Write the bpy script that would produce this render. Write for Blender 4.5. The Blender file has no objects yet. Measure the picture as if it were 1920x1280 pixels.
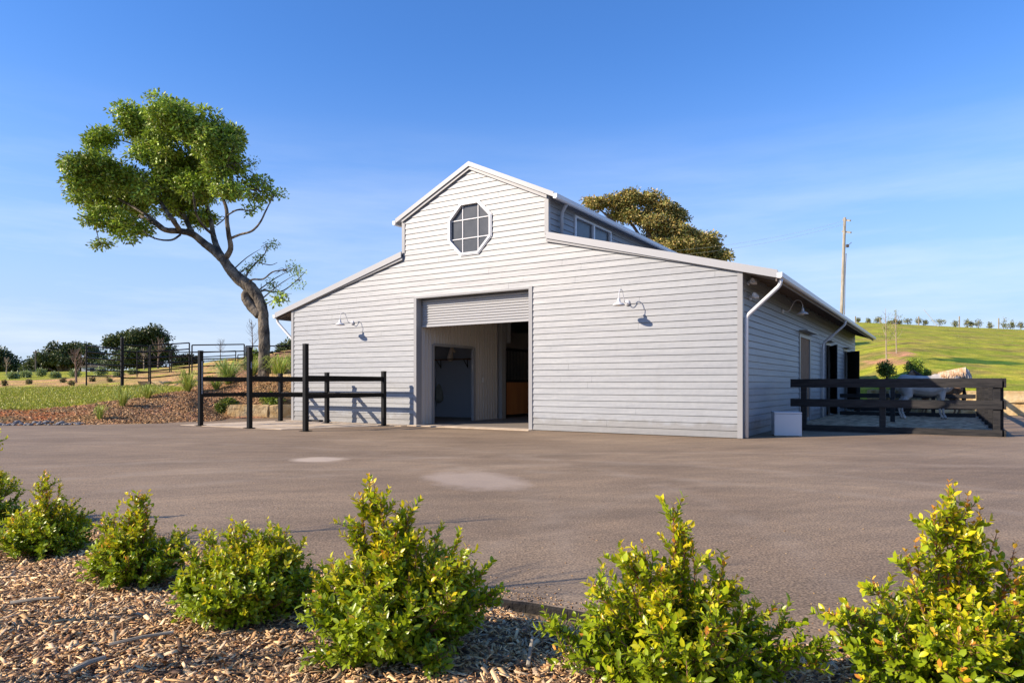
import bpy, bmesh, math, random
import numpy as np
from mathutils import Vector, Matrix, noise
R = math.radians
random.seed(7); rng = np.random.default_rng(7)
S = bpy.context.scene
COL = S.collection

# ------------------------------------------------------------------ camera
F, CX, HY, H = 1281.0, 960.0, 722.0, 1.3
cam = bpy.data.cameras.new('camera'); co = bpy.data.objects.new('camera', cam); COL.objects.link(co)
cam.sensor_width = 36; cam.lens = 36 * F / 1920; cam.shift_y = (HY - 640) / 1920
cam.clip_start = 0.05; cam.clip_end = 3000
co.location = (0, 0, H); co.rotation_euler = (R(90), 0, 0)
S.camera = co
S.render.resolution_x, S.render.resolution_y = 1024, 682

# ------------------------------------------------------------------ light
SUN_EL = 29.0
SDX, SDY = -0.953, -0.303                       # towards the sun
w = bpy.data.worlds.new('World'); S.world = w; w.use_nodes = True
nt = w.node_tree; nt.nodes.clear()
N = nt.nodes.new
out = N('ShaderNodeOutputWorld'); bg = N('ShaderNodeBackground')
sky = N('ShaderNodeTexSky'); sky.sky_type = 'NISHITA'; sky.sun_disc = False
sky.sun_elevation = R(SUN_EL); sky.sun_rotation = math.atan2(SDX, SDY)
sky.altitude = 100; sky.air_density = 1.0; sky.dust_density = 0.35; sky.ozone_density = 3.0
tc = N('ShaderNodeTexCoord'); mp = N('ShaderNodeMapping'); mp.inputs['Scale'].default_value = (1.2, 1.2, 9)
mp.inputs['Rotation'].default_value = (0.12, 0.08, 0.4)
no = N('ShaderNodeTexNoise'); no.inputs['Scale'].default_value = 1.7; no.inputs['Detail'].default_value = 8; no.inputs['Roughness'].default_value = 0.6
cr = N('ShaderNodeValToRGB'); cr.color_ramp.elements[0].position = 0.42; cr.color_ramp.elements[1].position = 0.76
sep = N('ShaderNodeSeparateXYZ')
lo = N('ShaderNodeMapRange'); lo.inputs['From Min'].default_value = 0.02; lo.inputs['From Max'].default_value = 0.36
lo.inputs['To Min'].default_value = 1; lo.inputs['To Max'].default_value = 0.0
mu = N('ShaderNodeMath'); mu.operation = 'MULTIPLY'
mu2 = N('ShaderNodeMath'); mu2.operation = 'MULTIPLY'; mu2.inputs[1].default_value = 0.75
mix = N('ShaderNodeMixRGB'); mix.inputs['Color2'].default_value = (5.2, 5.6, 6.3, 1)
hs = N('ShaderNodeHueSaturation'); hs.inputs['Saturation'].default_value = 1.12; hs.inputs['Value'].default_value = 1.0
L = nt.links.new
L(tc.outputs['Generated'], mp.inputs['Vector']); L(mp.outputs[0], no.inputs['Vector']); L(no.outputs['Fac'], cr.inputs[0])
L(tc.outputs['Generated'], sep.inputs[0]); L(sep.outputs['Z'], lo.inputs['Value'])
L(cr.outputs['Color'], mu.inputs[0]); L(lo.outputs[0], mu.inputs[1]); L(mu.outputs[0], mu2.inputs[0])
tn = N('ShaderNodeMixRGB'); tn.blend_type = 'MULTIPLY'; tn.inputs[0].default_value = 1; tn.inputs['Color2'].default_value = (.90, 1.02, 1.30, 1); L(sky.outputs[0], tn.inputs['Color1']); L(tn.outputs[0], hs.inputs['Color']); L(mu2.outputs[0], mix.inputs['Fac'])
hz1 = N('ShaderNodeMapRange'); hz1.interpolation_type = 'SMOOTHERSTEP'; hz1.inputs['From Min'].default_value = -.12; hz1.inputs['From Max'].default_value = .48; hz1.inputs['To Min'].default_value = .97; hz1.inputs['To Max'].default_value = 0
L(sep.outputs['Z'], hz1.inputs['Value']); hm = N('ShaderNodeMixRGB'); hm.inputs['Color2'].default_value = (2.75, 3.45, 4.6, 1)
L(hz1.outputs[0], hm.inputs['Fac']); L(hs.outputs[0], hm.inputs['Color1']); L(hm.outputs[0], mix.inputs['Color1'])
L(mix.outputs[0], bg.inputs['Color']); bg.inputs['Strength'].default_value = 0.112
L(bg.outputs[0], out.inputs['Surface'])
sl = bpy.data.lights.new('sun', 'SUN'); so = bpy.data.objects.new('sun', sl); COL.objects.link(so)
sl.energy = 4.7; sl.angle = R(0.53); sl.color = (1.0, 0.85, 0.68)
ce = math.cos(R(SUN_EL))
so.rotation_euler = Vector((SDX * ce, SDY * ce, math.sin(R(SUN_EL)))).to_track_quat('Z', 'Y').to_euler()
so.location = (-20, -10, 30)
S.view_settings.view_transform = 'Standard'; S.view_settings.look = 'None'
S.view_settings.exposure = 0.75; S.view_settings.gamma = 1.0
S.cycles.max_bounces = 6; S.cycles.diffuse_bounces = 4; S.cycles.transparent_max_bounces = 6
S.cycles.use_denoising = True

# ------------------------------------------------------------------ helpers
def at(px, py, Y):
    return Vector(((px - CX) / F * Y, Y, H + (HY - py) / F * Y))
def gp(px, py):
    return at(px, py, H * F / (py - HY))
TH = math.atan2(-0.535, 0.845)
C0 = Vector((5.59, 16.65, 0))
CT, ST = math.cos(TH), math.sin(TH)
def BW(x, y, z=0.0):
    return Vector((C0.x + CT * x - ST * y, C0.y + ST * x + CT * y, z))

def mat(name, col, rough=0.7, col2=None, nscale=6, bump=0.0, bscale=40, spec=0.5, metal=0.0, stretch=None, bdist=0.02,
        detail=6, lo_=0.35, hi_=0.65, transl=0.0, attr=None, coat=0.0, attrmix=1.0):
    m = bpy.data.materials.new(name); m.use_nodes = True
    t = m.node_tree; b = t.nodes['Principled BSDF']
    b.inputs['Base Color'].default_value = (*col, 1); b.inputs['Roughness'].default_value = rough
    b.inputs['Specular IOR Level'].default_value = spec; b.inputs['Metallic'].default_value = metal
    b.inputs['Coat Weight'].default_value = coat
    c = t.nodes.new('ShaderNodeTexCoord'); src = c.outputs['Object']
    if stretch:
        mm = t.nodes.new('ShaderNodeMapping'); mm.inputs['Scale'].default_value = stretch
        t.links.new(src, mm.inputs['Vector']); src = mm.outputs[0]
    colout = None
    if col2 is not None:
        n = t.nodes.new('ShaderNodeTexNoise'); n.inputs['Scale'].default_value = nscale; n.inputs['Detail'].default_value = detail
        r = t.nodes.new('ShaderNodeValToRGB'); r.color_ramp.elements[0].position = lo_; r.color_ramp.elements[1].position = hi_
        r.color_ramp.elements[0].color = (*col, 1); r.color_ramp.elements[1].color = (*col2, 1)
        t.links.new(src, n.inputs['Vector']); t.links.new(n.outputs['Fac'], r.inputs[0]); colout = r.outputs[0]
    if attr:
        a = t.nodes.new('ShaderNodeAttribute'); a.attribute_name = attr
        if colout is not None:
            mx = t.nodes.new('ShaderNodeMixRGB'); mx.blend_type = 'MULTIPLY'; mx.inputs[0].default_value = attrmix
            t.links.new(a.outputs['Color'], mx.inputs[1]); t.links.new(colout, mx.inputs[2]); colout = mx.outputs[0]
        else: colout = a.outputs['Color']
    if colout is not None: t.links.new(colout, b.inputs['Base Color'])
    if bump:
        n2 = t.nodes.new('ShaderNodeTexNoise'); n2.inputs['Scale'].default_value = bscale; n2.inputs['Detail'].default_value = 5
        bp = t.nodes.new('ShaderNodeBump'); bp.inputs['Strength'].default_value = bump; bp.inputs['Distance'].default_value = bdist
        t.links.new(src, n2.inputs['Vector']); t.links.new(n2.outputs['Fac'], bp.inputs['Height']); t.links.new(bp.outputs[0], b.inputs['Normal'])
    if transl:
        tr = t.nodes.new('ShaderNodeBsdfTranslucent'); ms = t.nodes.new('ShaderNodeMixShader'); ms.inputs[0].default_value = transl
        if colout is not None: t.links.new(colout, tr.inputs['Color'])
        else: tr.inputs['Color'].default_value = (*col, 1)
        o = t.nodes['Material Output']
        t.links.new(b.outputs[0], ms.inputs[1]); t.links.new(tr.outputs[0], ms.inputs[2]); t.links.new(ms.outputs[0], o.inputs['Surface'])
    return m

def tag(o, label=None, cat=None, group=None, kind=None):
    if label: o['label'] = label
    if cat: o['category'] = cat
    if group: o['group'] = group
    if kind: o['kind'] = kind
    return o
def empty(name, loc, rz=0, label=None, cat=None, group=None):
    o = bpy.data.objects.new(name, None); COL.objects.link(o); o.location = loc; o.rotation_euler = (0, 0, rz)
    o.empty_display_size = 0.3
    return tag(o, label, cat, group)

class MB:
    def __init__(s): s.v = []; s.f = []; s.c = []
    def quad(s, a, b, c, d):
        n = len(s.v); s.v += [tuple(a), tuple(b), tuple(c), tuple(d)]; s.f.append((n, n + 1, n + 2, n + 3)); return s
    def poly(s, pts):
        n = len(s.v); s.v += [tuple(p) for p in pts]; s.f.append(tuple(range(n, n + len(pts)))); return s
    def box(s, x0, x1, y0, y1, z0, z1, M=None):
        p = [Vector((x, y, z)) for z in (z0, z1) for y in (y0, y1) for x in (x0, x1)]
        if M is not None: p = [M @ q for q in p]
        n = len(s.v); s.v += [tuple(q) for q in p]
        for f in ((0, 2, 3, 1), (4, 5, 7, 6), (0, 1, 5, 4), (2, 6, 7, 3), (0, 4, 6, 2), (1, 3, 7, 5)): s.f.append(tuple(n + i for i in f))
        return s
    def beam(s, a, b, wd, ht, up=Vector((0, 0, 1))):
        a, b = Vector(a), Vector(b); d = (b - a); l = d.length; d.normalize()
        x = d.cross(up).normalized(); z = x.cross(d)
        M = Matrix(((x.x, d.x, z.x, a.x), (x.y, d.y, z.y, a.y), (x.z, d.z, z.z, a.z), (0, 0, 0, 1)))
        return s.box(-wd / 2, wd / 2, 0, l, -ht / 2, ht / 2, M)
    def prism(s, pts, off):
        off = Vector(off); p = [Vector(q) for q in pts]; n = len(s.v); k = len(p)
        s.v += [tuple(q) for q in p] + [tuple(q + off) for q in p]
        s.f.append(tuple(range(n, n + k))); s.f.append(tuple(range(n + 2 * k - 1, n + k - 1, -1)))
        for i in range(k):
            j = (i + 1) % k; s.f.append((n + i, n + k + i, n + k + j, n + j))
        return s
    def tube(s, pts, rad, seg=8, cap=True, jit=0.0):
        pts = [Vector(p) for p in pts]
        if not hasattr(rad, '__len__'): rad = [rad] * len(pts)
        rings = []; prev = None
        for i, p in enumerate(pts):
            t = (pts[min(i + 1, len(pts) - 1)] - pts[max(i - 1, 0)]).normalized()
            if prev is None:
                a = Vector((0, 0, 1)) if abs(t.z) < 0.9 else Vector((1, 0, 0)); x = t.cross(a).normalized()
            else:
                x = (prev - t * prev.dot(t)); x = x.normalized() if x.length > 1e-6 else t.orthogonal().normalized()
            prev = x; y = t.cross(x); n = len(s.v); rings.append(n)
            for k in range(seg):
                an = 2 * math.pi * k / seg; r = rad[i] * (1 + (random.uniform(-jit, jit) if jit else 0))
                s.v.append(tuple(p + x * math.cos(an) * r + y * math.sin(an) * r))
        for i in range(len(rings) - 1):
            a, b = rings[i], rings[i + 1]
            for k in range(seg):
                j = (k + 1) % seg; s.f.append((a + k, a + j, b + j, b + k))
        if cap:
            s.f.append(tuple(rings[0] + k for k in range(seg))[::-1]); s.f.append(tuple(rings[-1] + k for k in range(seg)))
        return s
    def lathe(s, prof, M=None, seg=20):
        n0 = len(s.v)
        for (r, z) in prof:
            for k in range(seg):
                an = 2 * math.pi * k / seg; p = Vector((r * math.cos(an), r * math.sin(an), z))
                s.v.append(tuple(M @ p if M is not None else p))
        for i in range(len(prof) - 1):
            for k in range(seg):
                j = (k + 1) % seg; a = n0 + i * seg; b = a + seg
                s.f.append((a + k, a + j, b + j, b + k))
        return s
    def build(s, name, m, parent=None, smooth=False, loc=None, bevel=0):
        me = bpy.data.meshes.new(name); me.from_pydata(s.v, [], s.f); me.update()
        me.materials.append(m)
        if smooth: me.polygons.foreach_set('use_smooth', [True] * len(me.polygons))
        o = bpy.data.objects.new(name, me); COL.objects.link(o)
        if parent is not None: o.parent = parent
        if loc is not None: o.location = loc
        if bevel:
            b = o.modifiers.new('bevel', 'BEVEL'); b.width = bevel; b.segments = 2; b.limit_method = 'ANGLE'
        return o

def np_mesh(name, V, Fc, m, cols=None, parent=None, smooth=False):
    me = bpy.data.meshes.new(name); V = np.asarray(V, dtype=np.float32); Fc = np.asarray(Fc, dtype=np.int32)
    k = Fc.shape[1]; me.vertices.add(len(V)); me.vertices.foreach_set('co', V.ravel())
    me.loops.add(Fc.size); me.loops.foreach_set('vertex_index', Fc.ravel())
    me.polygons.add(len(Fc)); me.polygons.foreach_set('loop_start', np.arange(0, Fc.size, k, dtype=np.int32))
    me.polygons.foreach_set('loop_total', np.full(len(Fc), k, dtype=np.int32))
    if smooth: me.polygons.foreach_set('use_smooth', np.ones(len(Fc), dtype=bool))
    me.update(calc_edges=True)
    if cols is not None:
        a = me.color_attributes.new('tint', 'FLOAT_COLOR', 'POINT')
        c = np.ones((len(V), 4), dtype=np.float32); c[:, :3] = cols; a.data.foreach_set('color', c.ravel())
    me.materials.append(m)
    o = bpy.data.objects.new(name, me); COL.objects.link(o)
    if parent is not None: o.parent = parent
    return o

def unit(a): return a / np.maximum(np.linalg.norm(a, axis=-1, keepdims=True), 1e-9)
def leaves(P, D, Nn, ln, wd, cols, bend=0.12):
    """each leaf: a pointed oval folded along its midrib"""
    D = unit(D); Sx = unit(np.cross(D, Nn)); Nn = np.cross(Sx, D); ln = ln[:, None]; wd = wd[:, None]
    def pt(t, s, h): return P + D * ln * t + Sx * wd * s + Nn * (ln * h)
    V = np.stack([pt(0, 0, 0), pt(.30, .40, .05), pt(.30, 0, -.01), pt(.30, -.40, .05), pt(.66, .43, .02), pt(.66, 0, -.05), pt(.66, -.43, .02), pt(1, 0, -bend)], 1).reshape(-1, 3)
    b = (np.arange(len(P)) * 8)[:, None]
    Fc = np.concatenate([b + np.array([q]) for q in ((0, 2, 1), (0, 3, 2), (1, 2, 5), (1, 5, 4), (2, 3, 6), (2, 6, 5), (4, 5, 7), (5, 6, 7))], 1).reshape(-1, 3)
    return V, Fc, np.repeat(cols, 8, 0)
def diamonds(P, D, Nn, ln, wd, cols):
    D = unit(D); Sx = unit(np.cross(D, Nn)); ln = ln[:, None]; wd = wd[:, None]
    V = np.stack([P, P + D * ln * .5 + Sx * wd * .5, P + D * ln, P + D * ln * .5 - Sx * wd * .5], 1).reshape(-1, 3)
    Fc = (np.arange(len(P)) * 4)[:, None] + np.array([[0, 1, 2, 3]])
    return V, Fc, np.repeat(cols, 4, 0)

# ------------------------------------------------------------------ materials
M = {}
M['leaf'] = mat('shrub_leaf', (.1, .2, .03), .32, attr='tint', spec=.45, transl=.35)
M['tleaf'] = mat('tree_leaf', (.1, .2, .03), .5, attr='tint', spec=.4, transl=.22)
M['bark'] = mat('bark', (.035, .028, .022), .9, (.20, .165, .12), 3.2, 1.0, 9, stretch=(1, 1, .6), bdist=.08, lo_=.40, hi_=.62)
M['twig'] = mat('twig', (.22, .10, .06), .8)
M['darkbark'] = mat('dark_bark', (.07, .055, .045), .9, (.15, .12, .1), 3, .6, 10)
M['palebark'] = mat('pale_bark', (.42, .33, .24), .8, (.3, .22, .16), 6)
M['black'] = mat('black_steel', (.006, .006, .006), .42, spec=.22)
M['steel_rail'] = mat('corral_steel', (.010, .009, .009), .5, spec=.25)
M['timber'] = mat('black_stained_timber', (.012, .012, .013), .7, (.034, .031, .029), 3, .35, 14, stretch=(1, 1, 8), bdist=.006, spec=.25)
M['chip'] = mat('wood_chip', (.3, .2, .12), .85, attr='tint')
M['concrete'] = mat('concrete', (.44, .34, .23), .85, (.58, .47, .34), 3, .25, 60, bdist=.004)
M['sandstone'] = mat('sandstone', (.46, .29, .11), .9, (.68, .52, .28), 2.2, .7, 7, bdist=.05)
M['trim'] = mat('grey_trim', (.27, .27, .27), .42)
M['white'] = mat('white_metal', (.62, .62, .62), .35)
M['barge'] = mat('barge_metal', (.33, .335, .34), .45)
M['roof'] = mat('roof_sheet', (.5, .51, .52), .4)
M['soffit'] = mat('soffit', (.16, .13, .11), .7)
M['steel_in'] = mat('interior_sheet', (.52, .48, .43), .45)
M['dark'] = mat('dark_interior', (.03, .03, .032), .9)
M['bluepanel'] = mat('blue_grey_panel', (.42, .46, .52), .6)
M['ply'] = mat('orange_ply', (.42, .17, .05), .5, (.34, .12, .035), 3, stretch=(1, 1, .2))
M['brown'] = mat('brown_timber', (.17, .085, .04), .7, (.28, .15, .075), 5, .2, 20, stretch=(6, 6, .6))
M['glassdark'] = mat('dark_glass', (.055, .06, .066), .22, (.075, .08, .086), 3, spec=.35)
M['alu'] = mat('window_frame', (.62, .63, .64), .4)
M['wire'] = mat('wire', (.62, .58, .4), .5)
M['sand'] = mat('yard_sand', (.24, .14, .07), .95, (.66, .46, .27), 3.5, .9, 22, bdist=.05)
M['pole'] = mat('weathered_pole', (.22, .19, .14), .9, (.4, .36, .28), 5, stretch=(1, 1, .2))
M['bulb'] = mat('bulb_glass', (.9, .8, .6), .3)
M['rock'] = mat('river_rock', (.13, .125, .125), .8, (.26, .25, .24), 4, .4, 12)
M['plasticw'] = mat('white_plastic', (.50, .52, .54), .5)

def clad_mat():
    m = bpy.data.materials.new('weatherboard_steel'); m.use_nodes = True; t = m.node_tree; b = t.nodes['Principled BSDF']; Nn = t.nodes.new; K = t.links.new
    c = Nn('ShaderNodeTexCoord')
    def nz(sc, st, det=3):
        mm = Nn('ShaderNodeMapping'); mm.inputs['Scale'].default_value = st; n = Nn('ShaderNodeTexNoise'); n.inputs['Scale'].default_value = sc; n.inputs['Detail'].default_value = det
        K(c.outputs['Object'], mm.inputs[0]); K(mm.outputs[0], n.inputs['Vector']); return n.outputs['Fac']
    def rp(src, p0, p1, c0, c1):
        r = Nn('ShaderNodeValToRGB'); r.color_ramp.elements[0].position = p0; r.color_ramp.elements[1].position = p1
        r.color_ramp.elements[0].color = (*c0, 1); r.color_ramp.elements[1].color = (*c1, 1); K(src, r.inputs[0]); return r.outputs[0]
    base = rp(nz(9, (1, 1, 1), 4), .3, .7, (.218, .232, .248), (.243, .256, .268))
    brd = rp(nz(1.0, (.22, .22, 5.8), 2), .35, .65, (.93, .93, .94), (1.06, 1.06, 1.05))
    drt = rp(nz(2.2, (1.2, 1.2, .5), 6), .55, .8, (1, 1, 1), (.93, .925, .91))
    q = Nn('ShaderNodeMixRGB'); q.blend_type = 'MULTIPLY'; q.inputs[0].default_value = 1; K(base, q.inputs[1]); K(brd, q.inputs[2])
    q2 = Nn('ShaderNodeMixRGB'); q2.blend_type = 'MULTIPLY'; q2.inputs[0].default_value = 1; K(q.outputs[0], q2.inputs[1]); K(drt, q2.inputs[2])
    sp = Nn('ShaderNodeSeparateXYZ'); K(c.outputs['Object'], sp.inputs[0]); ad = Nn('ShaderNodeMath'); ad.operation = 'MULTIPLY_ADD'; K(nz(3.5, (1, 1, .6), 6), ad.inputs[0]); ad.inputs[1].default_value = -.55; K(sp.outputs[2], ad.inputs[2])
    spl = rp(ad.outputs[0], -.42, .12, (.80, .76, .71), (1, 1, 1)); q3 = Nn('ShaderNodeMixRGB'); q3.blend_type = 'MULTIPLY'; q3.inputs[0].default_value = 1; K(q2.outputs[0], q3.inputs[1]); K(spl, q3.inputs[2]); K(q3.outputs[0], b.inputs['Base Color'])
    bp = Nn('ShaderNodeBump'); bp.inputs['Strength'].default_value = .55; bp.inputs['Distance'].default_value = .014; K(nz(1.6, (.8, .8, 3.5)), bp.inputs['Height']); K(bp.outputs[0], b.inputs['Normal'])
    rr = Nn('ShaderNodeMapRange'); rr.inputs['To Min'].default_value = .40; rr.inputs['To Max'].default_value = .56; K(nz(1.3, (.4, .4, 5.8)), rr.inputs[0]); K(rr.outputs[0], b.inputs['Roughness'])
    b.inputs['Specular IOR Level'].default_value = .55
    return m
M['clad'] = clad_mat()

def asphalt_mat():
    m = bpy.data.materials.new('asphalt'); m.use_nodes = True; t = m.node_tree; b = t.nodes['Principled BSDF']; Nn = t.nodes.new; K = t.links.new
    c = Nn('ShaderNodeTexCoord')
    def noise_(scale, det, stretch=None, rot=0, dist=0):
        mm = Nn('ShaderNodeMapping'); mm.inputs['Rotation'].default_value = (0, 0, rot)
        mm2 = Nn('ShaderNodeMapping')
        if stretch: mm2.inputs['Scale'].default_value = stretch
        n = Nn('ShaderNodeTexNoise'); n.inputs['Scale'].default_value = scale; n.inputs['Detail'].default_value = det; n.inputs['Distortion'].default_value = dist
        K(c.outputs['Object'], mm.inputs[0]); K(mm.outputs[0], mm2.inputs[0]); K(mm2.outputs[0], n.inputs['Vector']); return n.outputs['Fac']
    def ramp(src, p0, p1, c0, c1):
        r = Nn('ShaderNodeValToRGB'); r.color_ramp.elements[0].position = p0; r.color_ramp.elements[1].position = p1
        r.color_ramp.elements[0].color = (*c0, 1); r.color_ramp.elements[1].color = (*c1, 1); K(src, r.inputs[0]); return r.outputs[0]
    def mx(f, a, b_, mode='MIX'):
        q = Nn('ShaderNodeMixRGB'); q.blend_type = mode
        if isinstance(f, (int, float)): q.inputs[0].default_value = f
        else: K(f, q.inputs[0])
        K(a, q.inputs[1]); K(b_, q.inputs[2]); return q.outputs[0]
    base = ramp(noise_(.35, 5), .35, .68, (.196, .141, .090), (.272, .202, .132))
    streak = ramp(noise_(.8, 7, (.35, 1.6, 1), R(8), 1.8), .36, .70, (.90, .90, .90), (1.13, 1.12, 1.10))
    streak2 = ramp(noise_(1.6, 5, (.25, 1.8, 1), R(-32), 1.2), .40, .66, (.93, .93, .93), (1.09, 1.08, 1.07))
    col = mx(1, base, streak, 'MULTIPLY'); col = mx(1, col, streak2, 'MULTIPLY')
    grain = ramp(noise_(60, 5), .36, .66, (.50, .49, .48), (1.52, 1.5, 1.46)); fine = ramp(noise_(22, 5), .35, .65, (.86, .86, .86), (1.14, 1.13, 1.12)); col = mx(1, col, fine, 'MULTIPLY'); col = mx(1, col, grain, 'MULTIPLY')
    spk = ramp(noise_(170, 1), .74, .78, (0, 0, 0), (1, 1, 1))
    wc = Nn('ShaderNodeRGB'); wc.outputs[0].default_value = (.5, .42, .34, 1); col = mx(spk, col, wc.outputs[0])
    # dusty pale patches (real spots on the surface)
    def patch(cx, cy, rx, ry, rot, color, amt, col):
        mm = Nn('ShaderNodeMapping'); mm.vector_type = 'TEXTURE'; mm.inputs['Location'].default_value = (cx, cy, 0); mm.inputs['Rotation'].default_value = (0, 0, rot)
        mm.inputs['Scale'].default_value = (rx, ry, 1); K(c.outputs['Object'], mm.inputs[0])
        sp = Nn('ShaderNodeSeparateXYZ'); K(mm.outputs[0], sp.inputs[0]); cb = Nn('ShaderNodeCombineXYZ'); K(sp.outputs[0], cb.inputs[0]); K(sp.outputs[1], cb.inputs[1])
        ln = Nn('ShaderNodeVectorMath'); ln.operation = 'LENGTH'; K(cb.outputs[0], ln.inputs[0])
        ad = Nn('ShaderNodeMath'); ad.operation = 'ADD'; K(ln.outputs['Value'], ad.inputs[0])
        ns = Nn('ShaderNodeMath'); ns.operation = 'MULTIPLY_ADD'; K(noise_(3.0, 5), ns.inputs[0]); ns.inputs[1].default_value = .7; ns.inputs[2].default_value = -.35; K(ns.outputs[0], ad.inputs[1])
        rp = ramp(ad.outputs[0], .62, 1.08, (amt, amt, amt), (0, 0, 0))
        rg = Nn('ShaderNodeRGB'); rg.outputs[0].default_value = (*color, 1); return mx(rp, col, rg.outputs[0])
    p = gp(890, 899); col = patch(p.x, p.y, .72, 1.15, R(28), (.38, .30, .23), .7, col)
    p = gp(597, 861); col = patch(p.x, p.y, .55, .5, 0, (.5, .40, .30), .8, col)
    for (cx_, cy_, r0_, w_, amt_) in ((-2, 2, 8.6, .22, .30), (-2, 2, 10.3, .25, .26), (4, -3, 14.5, .3, .22), (4, -3, 16.2, .25, .22), (-9, 6, 9.5, .3, .22), (-9, 6, 11.3, .25, .2), (9, 1, 10.2, .28, .2)):
        vm = Nn('ShaderNodeVectorMath'); vm.operation = 'DISTANCE'; K(c.outputs['Object'], vm.inputs[0]); vm.inputs[1].default_value = (cx_, cy_, 0)
        wob = Nn('ShaderNodeMath'); wob.operation = 'MULTIPLY_ADD'; K(noise_(.5, 3), wob.inputs[0]); wob.inputs[1].default_value = .5; K(vm.outputs['Value'], wob.inputs[2])
        sb = Nn('ShaderNodeMath'); sb.operation = 'SUBTRACT'; K(wob.outputs[0], sb.inputs[0]); sb.inputs[1].default_value = r0_ + .25
        ab = Nn('ShaderNodeMath'); ab.operation = 'ABSOLUTE'; K(sb.outputs[0], ab.inputs[0])
        f_ = ramp(ab.outputs[0], 0, w_, (amt_,) * 3, (0, 0, 0)); br = Nn('ShaderNodeMixRGB'); br.blend_type = 'MULTIPLY'; br.inputs[0].default_value = 1; K(f_, br.inputs[1]); K(ramp(noise_(1.4, 4), .35, .6, (0, 0, 0), (1, 1, 1)), br.inputs[2])
        rg = Nn('ShaderNodeRGB'); rg.outputs[0].default_value = (.36, .29, .215, 1); col = mx(br.outputs[0], col, rg.outputs[0])
    K(col, b.inputs['Base Color']); b.inputs['Roughness'].default_value = .8; b.inputs['Specular IOR Level'].default_value = .35
    bp = Nn('ShaderNodeBump'); bp.inputs['Strength'].default_value = .3; bp.inputs['Distance'].default_value = .004; K(noise_(90, 5), bp.inputs['Height'])
    bp2 = Nn('ShaderNodeBump'); bp2.inputs['Strength'].default_value = .5; bp2.inputs['Distance'].default_value = .03; K(noise_(2.2, 3), bp2.inputs['Height'])
    K(bp.outputs[0], bp2.inputs['Normal']); K(bp2.outputs[0], b.inputs['Normal'])
    return m
M['asphalt'] = asphalt_mat()

def terrain_mat(name='terrain'):
    m = bpy.data.materials.new(name); m.use_nodes = True; t = m.node_tree; b = t.nodes['Principled BSDF']; Nn = t.nodes.new; K = t.links.new
    a = Nn('ShaderNodeAttribute'); a.attribute_name = 'tint'; c = Nn('ShaderNodeTexCoord')
    cur = a.outputs['Color']
    for sc, p0, p1, k0, k1 in ((.12, .35, .65, (.8, .86, .8), (1.2, 1.12, 1.1)), (.5, .4, .62, (.85, .92, .8), (1.22, 1.08, 1.2)), (1.3, .35, .65, (.72, .76, .7), (1.28, 1.22, 1.2)), (14, .3, .7, (.6, .62, .6), (1.4, 1.38, 1.3))):
        n = Nn('ShaderNodeTexNoise'); n.inputs['Scale'].default_value = sc; n.inputs['Detail'].default_value = 5; K(c.outputs['Object'], n.inputs['Vector'])
        r = Nn('ShaderNodeValToRGB'); r.color_ramp.elements[0].position = p0; r.color_ramp.elements[1].position = p1
        r.color_ramp.elements[0].color = (*k0, 1); r.color_ramp.elements[1].color = (*k1, 1); K(n.outputs['Fac'], r.inputs[0])
        q = Nn('ShaderNodeMixRGB'); q.blend_type = 'MULTIPLY'; q.inputs[0].default_value = 1; K(cur, q.inputs[1]); K(r.outputs[0], q.inputs[2]); cur = q.outputs[0]
    K(cur, b.inputs['Base Color']); b.inputs['Roughness'].default_value = .95; b.inputs['Specular IOR Level'].default_value = .1
    n = Nn('ShaderNodeTexNoise'); n.inputs['Scale'].default_value = 9; n.inputs['Detail'].default_value = 6; K(c.outputs['Object'], n.inputs['Vector'])
    bp = Nn('ShaderNodeBump'); bp.inputs['Strength'].default_value = .8; bp.inputs['Distance'].default_value = .10; K(n.outputs['Fac'], bp.inputs['Height']); K(bp.outputs[0], b.inputs['Normal'])
    return m
M['terrain'] = terrain_mat()

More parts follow.
